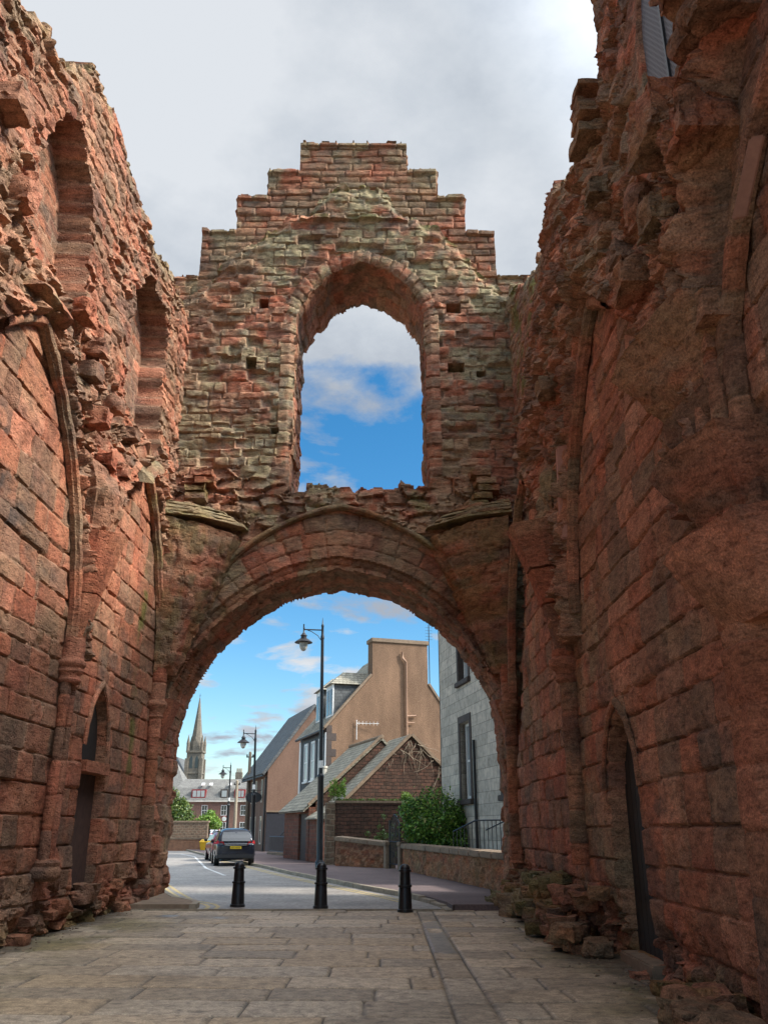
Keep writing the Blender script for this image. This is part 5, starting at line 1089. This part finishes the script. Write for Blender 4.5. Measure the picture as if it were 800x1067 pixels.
mb = MB(); a, b2 = Vector((2.35, 31.3, .7)), Vector((4.1, 28.2, .7))
for k in range(17):
    p = a.lerp(b2, k / 16); mb.tube([p, p + Vector((0, 0, 1.2 + (.0 if k > 5 else -.35 * (1 - k / 6))))], .013, 6)
mb.build('baluster', M['black_iron'], r)['kind'] = 'stuff'
mb = MB().tube([a + Vector((0, 0, .85)), a.lerp(b2, 6 / 16) + Vector((0, 0, 1.2)), b2 + Vector((0, 0, 1.2))], .025, 6).tube([a + Vector((0, 0, .12)), b2 + Vector((0, 0, .12))], .02, 6).tube([a.lerp(b2, .5) + Vector((.1, .3, .9)), b2 + Vector((.3, .3, 1.45))], .022, 6); mb.build('handrail', M['black_iron'], r)
tag(MB().hexa([(2.4, 27.8, 0), (4.6, 27.8, 0), (4.0, 31.6, 0), (2.0, 31.6, 0), (2.4, 27.8, .7), (4.6, 27.8, .7), (4.0, 31.6, .7), (2.0, 31.6, .7)]).build('door_step', M['coping'], bevel=.03), 'stone landing under the black railing of the grey house', 'steps')

# ================================================================== PLANTS
def leaf_cloud(name, blobs, n, size, m, parent, seed, shell=.55, droop=.3):
    r = np.random.RandomState(seed); b = np.array(blobs, float); vol = (b[:, 3] * b[:, 4] * b[:, 5]) ** .75; k = r.choice(len(b), n, p=vol / vol.sum())
    d = r.normal(size=(n, 3)); d /= np.linalg.norm(d, axis=1)[:, None]; rad = (shell + (1 - shell) * r.rand(n)) ** .7; rad *= 1 + .12 * r.normal(size=n)
    c = b[k, :3] + d * rad[:, None] * b[k, 3:6]; c[:, 2] = np.maximum(c[:, 2], .08)
    nn = d + r.normal(size=(n, 3)) * .7; nn[:, 2] += .5; nn /= np.linalg.norm(nn, axis=1)[:, None]
    t = np.cross(nn, r.normal(size=(n, 3))); t /= np.linalg.norm(t, axis=1)[:, None]; t[:, 2] -= droop; t /= np.linalg.norm(t, axis=1)[:, None]; s = np.cross(nn, t)
    sz = size * (.6 + .8 * r.rand(n))[:, None]; V = np.stack([c - t * sz, c + s * sz * .45 + nn * sz * .12, c + t * sz, c - s * sz * .45 + nn * sz * .12], 1).reshape(-1, 3)
    return np_mesh(name, V, np.arange(n * 4).reshape(n, 4), np.ones((n * 4, 4)), m, parent, smooth=False, sharp=None)
r = empty('shrub', (2.0, 37, 0), 'dense rounded green shrub behind the low garden wall, before the grey house', 'shrub')
bl = [(2.05, 37.0, 1.75, 1.25, 1.2, 1.4)] + [(2.0 + 1.15 * math.cos(q * 2.4) * (.5 + .5 * (q % 3) / 2), 36.7 + .7 * math.sin(q * 2.4), 1.2 + .28 * (q % 5), .58, .6, .5) for q in range(13)]
leaf_cloud('crown', bl, 16000, .07, M['leaf_shrub'], r, 3, .72)
mb = MB(); rr = random.Random(3)
for k in range(9): mb.tube([(2.0 + rr.uniform(-.2, .2), 37, 0), (2.0 + rr.uniform(-.6, .6), 37 + rr.uniform(-.5, .5), .9), (2.0 + rr.uniform(-1, 1), 37 + rr.uniform(-.9, .9), 2.2)], .04, 6, .012)
mb.build('stem', M['bark'], r)
def tree(loc, blobs, n, size, m, label, seed, cat='tree', name='broadleaf_tree'):
    r = empty(name, loc, label, cat); L = Vector(loc); rr = random.Random(seed); mb = MB(); top = max(b[2] for b in blobs)
    mb.tube([L, L + Vector((rr.uniform(-.1, .1), 0, top * .45)), L + Vector((rr.uniform(-.2, .2), 0, top * .95))], .18, 8, .06)
    for b in blobs: mb.tube([L + Vector((0, 0, top * .4)), (Vector(b[:3]) + L + Vector((0, 0, top * .4))) / 2 + Vector((0, 0, .1)), Vector(b[:3])], .08, 6, .02)
    mb.build('trunk', M['bark'], r, True); leaf_cloud('crown', blobs, n, size, m, r, seed, .5); return r
tree((-22.6, 100, 0), [(-22.6 + dx, 100 + dy, z, rx, rx, rz) for dx, dy, z, rx, rz in ((-.8, 0, 5.0, 1.0, 1.1), (0, .3, 3.8, 1.4, 1.0), (-.9, 0, 3.4, 1.2, 1), (.9, -.2, 3.1, 1.1, .9), (.2, 0, 2.6, 1.7, .8), (-1.5, .2, 4.3, .8, .9), (.5, .1, 4.4, .6, .6))], 5200, .15, M['leaf_tree'], 'mid green bushy tree behind the tan stone wall, by the left pier of the arch', 21)
tree((-18.9, 99, 0), [(-18.9 + dx, 99, z, rx, rx, rz) for dx, z, rx, rz in ((0, 2.7, 1.0, .7), (-.8, 2.3, .8, .6), (.7, 2.2, .8, .6), (.2, 3.3, .5, .4))], 2600, .12, M['leaf_lime'], 'bright lime green bush over the far end of the tan stone wall', 22, 'bush', 'bush')
def weed(loc, h, n, label, seed, m=None, name='weed_plant', flower=False):
    r = empty(name, loc, label, 'plant'); rr = random.Random(seed); mb = MB(); bl = []; L = Vector(loc)
    for k in range(n):
        p = L + Vector((rr.uniform(-.35, .35), rr.uniform(-.2, .2), 0)); q = p + Vector((rr.uniform(-.2, .2), rr.uniform(-.2, .2), h * rr.uniform(.6, 1))); mb.tube([p, (p + q) / 2 + Vector((rr.uniform(-.05, .05), 0, 0)), q], .014, 5, .005)
        for t in (.35, .6, .85): c = p.lerp(q, t); bl.append((*c, .15, .15, .14))
    mb.build('stem', M['leaf_weed'], r); leaf_cloud('foliage', bl, n * 90, .055, m or M['leaf_weed'], r, seed, .2); return r
weed((-2.15, 43.05, 2.9), 1.1, 9, 'lime green weed growing on top of the dark red wall below the outhouse roof', 31, M['leaf_lime'])
weed((.15, 41.6, .0), 2.6, 7, 'tall weed standing behind the garden wall left of the iron gate', 32)
weed((-.35, 41.7, .0), 1.9, 9, 'bushy low weed behind the garden wall, beside the tall weed', 33)
weed((1.0, 43.6, 2.8), .5, 6, 'small green tuft on the high dark red wall near the shrub', 34, M['leaf_lime'])
weed((3.2, 41.0, 2.4), 1.6, 6, 'green sprig climbing behind the shrub at the corner of the grey house', 35, M['leaf_lime'])
tag(leaf_cloud('grass', [(-2.1 + .5 * k, 43.0 + .07 * k, 2.93, .3, .12, .08) for k in range(10)], 900, .06, M['leaf_weed'], None, 41, .1), kind='stuff')

# ================================================================== THE FAR END OF THE STREET
h = empty('boundary_wall', (-22, 95, 0), 'long tan rubble wall across the far side of the yard, below the trees', 'wall')
MB().box(WORLD, -34, -18.2, 95, 95.5, 0, 2.35).build('wall_face', M['rubble_tan'], h); MB().box(WORLD, -34, -18.1, 94.93, 95.57, 2.351, 2.52).build('coping', M['coping'], h)
h = empty('boundary_wall', (-19, 76, 0), 'low orange brick wall along the near edge of the yard', 'wall')
MB().box(WORLD, -30, -14.6, 76, 76.35, 0, .88).build('wall_face', M['brick_orange'], h); MB().box(WORLD, -30, -14.55, 75.95, 76.4, .881, 1.0).build('coping', M['coping'], h)
# red stone terrace closing the street
h = empty('terrace_building', (-28, 160, 0), 'long red stone terrace with a grey mansard roof and dark red dormers closing the view', 'building')
T = Fr((-37, 160), (1, 0)); MB().box(T, 0, 26, 0, 9, 0, 6.5).build('wall', M['terrace'], h)
P = T.p; MB().hexa([P(-.3, -.3, 6.5), P(26.3, -.3, 6.5), P(26.3, 9.3, 6.5), P(-.3, 9.3, 6.5), P(.2, 1.0, 8.7), P(25.8, 1.0, 8.7), P(25.8, 8, 8.7), P(.2, 8, 8.7)]).hexa([P(.2, 1.0, 8.701), P(25.8, 1.0, 8.701), P(25.8, 8, 8.701), P(.2, 8, 8.701), P(1, 4, 10.3), P(25, 4, 10.3), P(25, 5, 10.3), P(1, 5, 10.3)]).build('roof', M['slate_pale'], h)
MB().box(T, -.2, 26.2, -.42, -.1, 6.25, 6.49).build('eaves', M['cream'], h)
for a, w_, m_ in ((4.4, 2.5, M['red_paint']), (8.9, 1.3, M['dark_brown']), (11.6, 1.9, M['red_paint']), (14.0, 1.3, M['dark_brown'])):
    d = MB().box(T, a - w_ / 2, a + w_ / 2, -.05, 1.5, 6.9, 8.35).build('dormer', m_, h); f = MB(); n_ = 3 if w_ > 1.5 else 1
    for k in range(n_): f.box(T, a - w_ / 2 + .15 + k * (w_ - .3) / n_ + .06, a - w_ / 2 + .15 + (k + 1) * (w_ - .3) / n_ - .06, -.09, -.052, 7.1, 8.15)
    f.build('dormer_window', M['glass_pale'], d)
for k, a in enumerate((2.0, 5.6, 9.0, 12.4, 15.8, 19.2)):
    for z in (1.2, 4.0):
        window(h, T, a - .5, a + .5, z, z + 1.7, -.06, depth=.08, glass=M['glass'])
for a in (4.6, 6.0, 9.4): MB().hexa([P(a, .95 - .2, 9.0), P(a + .55, .95 - .2, 9.0), P(a + .55, 1.75 - .2, 9.45), P(a, 1.75 - .2, 9.45), P(a, .95 - .3, 9.08), P(a + .55, .95 - .3, 9.08), P(a + .55, 1.75 - .3, 9.53), P(a, 1.75 - .3, 9.53)]).build('skylight', M['white_metal'], h)
for a, hh_ in ((10.6, 12.3), (20, 12.0), (25, 12)):
    c = MB().box(T, a - .6, a + .6, 4, 5, 9.2, hh_ - .8).build('chimney', M['church'], h); mb = MB(); [mb.lathe(T.p(a - .35 + .35 * q, 4.5, hh_ - .8), [(.13, 0), (.12, .7)], 10) for q in range(3)]; mb.build('chimney_pot', M['coping'], c)
# parish church with its spire
h = empty('church', (-51, 240, 0), 'grey stone church with a tall pinnacled spire beyond the roofs', 'church')
t0 = Vector((-50.4, 240, 0)); K = Fr((t0.x, t0.y), (1, 0)); tw = 2.0
tower = MB().box(K, -tw, tw, -tw, tw, 0, 21).build('tower', M['church'], h)
MB().box(K, -tw - .25, tw + .25, -tw - .25, tw + .25, 21.001, 21.5).box(K, -tw - .2, tw + .2, -tw - .2, tw + .2, 15.6, 16.0).build('string_course', M['church'], tower)
mb = MB()
for sx in (-1, 1):
    for sy in (-1, 1): mb.box(Fr(K.p(sx * 1.9, sy * 1.9, 0), (1, 0)), -.45, .45, -.45, .45, 0, 19.5)
mb.build('buttress', M['church'], tower)
mb = MB(); 
for s in (-.75, .75): mb.prism([K.p(s + a, -tw - .03, z) for a, z in ((-.4, 17), (-.4, 19.4), (0, 20.3), (.4, 19.4), (.4, 17))], (0, .02, 0))
mb.build('belfry_opening', M['glass'], tower)
mb = MB(); mb.lathe(K.p(0, 0, 0), [(1.9, 21.5), (1.72, 22.5), (.12, 35.6)], 8); mb.build('spire', M['church'], h)
for sx in (-1, 1):
    for sy in (-1, 1): MB().lathe(K.p(sx * 1.85, sy * 1.85, 21.4), [(.42, 0), (.42, 1.8), (.5, 1.85), (.05, 4.2)], 8).build('pinnacle', M['church'], h)
for sx, sy in ((0, -1), (1, 0), (-1, 0)): MB().prism([K.p(sx * 1.5 + a * (1 if sy else 0), sy * 1.9 + a * (1 if sx else 0), z) for a, z in ((-.55, 21.5), (-.55, 23.4), (0, 25.2), (.55, 23.4), (.55, 21.5))], (-.3 * sx, -.3 * sy, 0) if True else 0).build('spire_light', M['church'], h)
MB().tube([K.p(0, 0, 35.4), K.p(0, 0, 36.8)], .05, 6).tube([K.p(-.3, 0, 36.2), K.p(.3, 0, 36.2)], .04, 6).build('weathervane', M['black_iron'], h)
MB().lathe(K.p(-1, 0, 0), [(.0, 0)], 4) if False else None
N_ = Fr((-60.5, 236), (1, 0)); poly_wall(N_, [(0, 0), (0, 13), (4.2, 20), (8.2, 13), (8.2, 0)], 0, 16).build('nave', M['church'], h)
mb = MB(); roof_slab(mb, N_, -.3, 12.6, 4.2, 20.1, -.2, 16, .3); roof_slab(mb, N_, 4.2, 20.1, 8.5, 12.6, -.2, 16, .3); mb.build('roof', M['slate_grey'], h)
h = empty('church_hall', (-40, 170, 0), 'low building with a pale steep slate roof in front of the church', 'building')
H_ = Fr((-47, 172), (1, 0)); MB().box(H_, 0, 9, 0, 8, 0, 8.6).build('wall', M['church'], h); P = H_.p
MB().hexa([P(-.4, -.4, 8.6), P(9.6, -.4, 8.6), P(9.6, 8.4, 8.6), P(-.4, 8.4, 8.6), P(2, 3.6, 13.8), P(6.6, 3.6, 13.8), P(6.6, 4.4, 13.8), P(2, 4.4, 13.8)]).build('roof', M['slate_pale'], h)
# round white dish on a post, a little road sign
q = empty('satellite_dish', (-19.6, 108, 0), 'round white dish on a post in front of the red stone terrace', 'satellite dish')
MB().tube([(-19.4, 108, 0), (-19.4, 108, 5.6)], .09, 8).build('post', M['pale_wood'], q)
MB().lathe((0, 0, 0), [(.01, -.16), (.25, -.13), (.45, -.03), (.5, .02), (.45, .0), (.2, -.09), (.01, -.1)], 24).build('dish', M['white_metal'], q, True)
ds = q.children[-1]; ds.location = (.2, -.12, 5.0); ds.rotation_euler = (math.radians(78), 0, .2)
for v in ds.data.vertices: v.co += Vector((19.6, -108, 0))
q = empty('road_sign', (-17.3, 100, 0), 'small red and white round road sign on a thin post behind the parked cars', 'road sign')
MB().tube([(-17.4, 100, 0), (-17.4, 100, 3.1)], .04, 8).build('post', M['plastic'], q)
MB().tube([(-17.4, 99.93, 2.75), (-17.4, 99.96, 2.75)], .34, 24).build('sign_rim', M['red_paint'], q); MB().tube([(-17.4, 99.91, 2.75), (-17.4, 99.928, 2.75)], .25, 24).build('sign_face', M['white_metal'], q)

# ---- two people far down the street
def person(loc, yaw, top, legs, label, hgt=1.74):
    k = hgt / 1.75; J = [(0, 0, .98, .15), (0, 0, 1.2, .135), (0, 0, 1.42, .15), (0, 0, 1.52, .07), (0, .02, 1.60, .085), (0, .02, 1.70, .08),
        (-.19, 0, 1.42, .06), (-.25, .02, 1.15, .048), (-.24, .12, .93, .04), (-.24, .16, .84, .035), (.19, 0, 1.42, .06), (.25, -.02, 1.15, .048), (.25, .06, .93, .04), (.25, .1, .84, .035),
        (-.1, 0, .88, .095), (-.11, .08, .5, .065), (-.11, .02, .1, .045), (-.11, .16, .05, .04), (.1, 0, .88, .095), (.11, .0, .5, .065), (.11, -.14, .12, .045), (.11, 0, .05, .04)]
    E = [(0, 1), (1, 2), (2, 3), (3, 4), (4, 5), (2, 6), (6, 7), (7, 8), (8, 9), (2, 10), (10, 11), (11, 12), (12, 13), (0, 14), (14, 15), (15, 16), (16, 17), (0, 18), (18, 19), (19, 20), (20, 21)]
    me = bpy.data.meshes.new('person'); me.from_pydata([(x * k, y * k, z * k) for x, y, z, _ in J], E, []); o = bpy.data.objects.new('person', me); COL.objects.link(o)
    o.location = loc; o.rotation_euler = (0, 0, yaw); o.modifiers.new('skin', 'SKIN'); me.skin_vertices[0].data[0].use_root = True
    for i, j in enumerate(J): me.skin_vertices[0].data[i].radius = (j[3] * k, j[3] * k)
    s = o.modifiers.new('smooth', 'SUBSURF'); s.levels = 2; s.render_levels = 2
    dg = bpy.context.evaluated_depsgraph_get(); m2 = bpy.data.meshes.new_from_object(o.evaluated_get(dg)); o.modifiers.clear(); o.data = m2; m2.materials.clear()
    for m_ in (top, legs, M['skin']): m2.materials.append(m_)
    for p in m2.polygons: z = p.center.z / k; p.use_smooth = True; p.material_index = 2 if z > 1.5 or (abs(p.center.x) > .2 and z < .93) else (1 if z < .95 else 0)
    tag(o, label, 'person')
    hb = bmesh.new(); bmesh.ops.create_uvsphere(hb, u_segments=16, v_segments=10, radius=.105 * k); [hb.verts.remove(v) for v in list(hb.verts) if v.co.z < -.01 and v.co.y > -.02]
    hm = bpy.data.meshes.new('hair'); hb.to_mesh(hm); hb.free(); ho = link('hair', hm, M['dark_cloth'], o); ho.location = (0, .01 * k, 1.69 * k); return o
person((-18.6, 104, .01), 2.6, M['dark_cloth'], M['dark_cloth'], 'person in dark clothes walking down the street beyond the parked cars', 1.8)
person((-24.2, 150, .01), .4, M['hivis'], M['dark_cloth'], 'person in a yellow hi-vis jacket far down the street by the terrace', 1.8)

# ================================================================== SKY, SUN, CAMERA
SUN_EL, SUN_AZ = math.radians(39), math.radians(100)     # azimuth clockwise from the view direction: high, behind the camera's right shoulder
w = bpy.data.worlds.new('World'); SC.world = w; w.use_nodes = True; nt = w.node_tree; L = nt.links.new; bg = nt.nodes['Background']
sky = N(nt, 'ShaderNodeTexSky', sky_type='NISHITA'); sky.sun_disc = False; sky.sun_elevation = SUN_EL; sky.sun_rotation = SUN_AZ; sky.air_density = 1.0; sky.dust_density = .4; sky.ozone_density = 2.5
hs = N(nt, 'ShaderNodeHueSaturation'); hs.inputs['Hue'].default_value = .493; hs.inputs['Saturation'].default_value = 1.35; hs.inputs['Value'].default_value = .91; L(sky.outputs[0], hs.inputs['Color'])
tc = N(nt, 'ShaderNodeTexCoord'); sx = N(nt, 'ShaderNodeSeparateXYZ'); L(tc.outputs['Generated'], sx.inputs[0])
zz = N(nt, 'ShaderNodeMath', operation='MAXIMUM'); zz.inputs[1].default_value = 0.; L(sx.outputs[2], zz.inputs[0])
za = N(nt, 'ShaderNodeMath', operation='ADD'); za.inputs[1].default_value = .14; L(zz.outputs[0], za.inputs[0])
px = N(nt, 'ShaderNodeMath', operation='DIVIDE'); L(sx.outputs[0], px.inputs[0]); L(za.outputs[0], px.inputs[1])
py = N(nt, 'ShaderNodeMath', operation='DIVIDE'); L(sx.outputs[1], py.inputs[0]); L(za.outputs[0], py.inputs[1])
cb = N(nt, 'ShaderNodeCombineXYZ'); L(px.outputs[0], cb.inputs[0]); L(py.outputs[0], cb.inputs[1]); cb.inputs[2].default_value = 2.3
n1 = N(nt, 'ShaderNodeTexNoise', Scale=2.6, Detail=10., Roughness=.58); n1.inputs['Distortion'].default_value = .25; L(cb.outputs[0], n1.inputs['Vector'])
# the cloud sheet thickens overhead and breaks into puffs and streaks lower down
mr = N(nt, 'ShaderNodeMapRange'); mr.inputs[1].default_value = .495; mr.inputs[2].default_value = .575; mr.inputs[3].default_value = -.075; mr.inputs[4].default_value = .28; L(zz.outputs[0], mr.inputs[0])
ad = N(nt, 'ShaderNodeMath', operation='ADD'); L(n1.outputs[0], ad.inputs[0]); L(mr.outputs[0], ad.inputs[1])
cov = ramp(nt, [(.455, (0, 0, 0)), (.56, (1, 1, 1))]); L(ad.outputs[0], cov.inputs[0])
n2 = N(nt, 'ShaderNodeTexNoise', Scale=1.5, Detail=8., Roughness=.6); L(cb.outputs[0], n2.inputs['Vector'])
ccol = ramp(nt, [(.38, (5.6, 6.3, 7.4)), (.5, (8.2, 8.9, 9.8)), (.62, (10.4, 10.9, 11.6))]); L(n2.outputs[0], ccol.inputs[0])
# clouds towards the sun, out of view, are brightened as added fill; greyer opposite
dt = N(nt, 'ShaderNodeVectorMath', operation='DOT_PRODUCT'); L(tc.outputs['Generated'], dt.inputs[0]); dt.inputs[1].default_value = (math.sin(SUN_AZ) * math.cos(SUN_EL), math.cos(SUN_AZ) * math.cos(SUN_EL), math.sin(SUN_EL))
gl = N(nt, 'ShaderNodeMapRange'); gl.interpolation_type = 'SMOOTHSTEP'; gl.inputs[1].default_value = .42; gl.inputs[2].default_value = 1.; gl.inputs[3].default_value = .34; gl.inputs[4].default_value = 2.7; L(dt.outputs['Value'], gl.inputs[0])
vm = N(nt, 'ShaderNodeVectorMath', operation='SCALE'); L(ccol.outputs[0], vm.inputs[0]); L(gl.outputs[0], vm.inputs['Scale'])
mx = N(nt, 'ShaderNodeMix', data_type='RGBA'); L(cov.outputs[0], mx.inputs[0]); L(hs.outputs[0], mx.inputs[6]); L(vm.outputs[0], mx.inputs[7])
L(mx.outputs[2], bg.inputs['Color']); bg.inputs['Strength'].default_value = .09
sl = bpy.data.lights.new('sun', 'SUN'); sl.energy = 2.8; sl.angle = math.radians(9); sl.color = (1., .94, .85)
so = bpy.data.objects.new('sun', sl); COL.objects.link(so); so.location = (30, -30, 60)
sd = Vector((math.sin(SUN_AZ) * math.cos(SUN_EL), math.cos(SUN_AZ) * math.cos(SUN_EL), math.sin(SUN_EL))); so.rotation_euler = sd.to_track_quat('Z', 'Y').to_euler()
cd = bpy.data.cameras.new('camera'); cd.sensor_fit = 'VERTICAL'; cd.sensor_height = 24; cd.lens = 24 * 900 / 1067; cd.clip_end = 2000; cd.clip_start = .1
co = bpy.data.objects.new('camera', cd); COL.objects.link(co); co.location = (0, 0, 1.6); co.rotation_euler = (math.radians(90 + 20.22), 0, 0); SC.camera = co
vs = SC.view_settings; vs.view_transform = 'Standard'; vs.look = 'None'; vs.gamma = 1; vs.use_curve_mapping = False; vs.exposure = 1.24
SC.cycles.max_bounces = 8; SC.cycles.diffuse_bounces = 4; SC.cycles.use_denoising = True
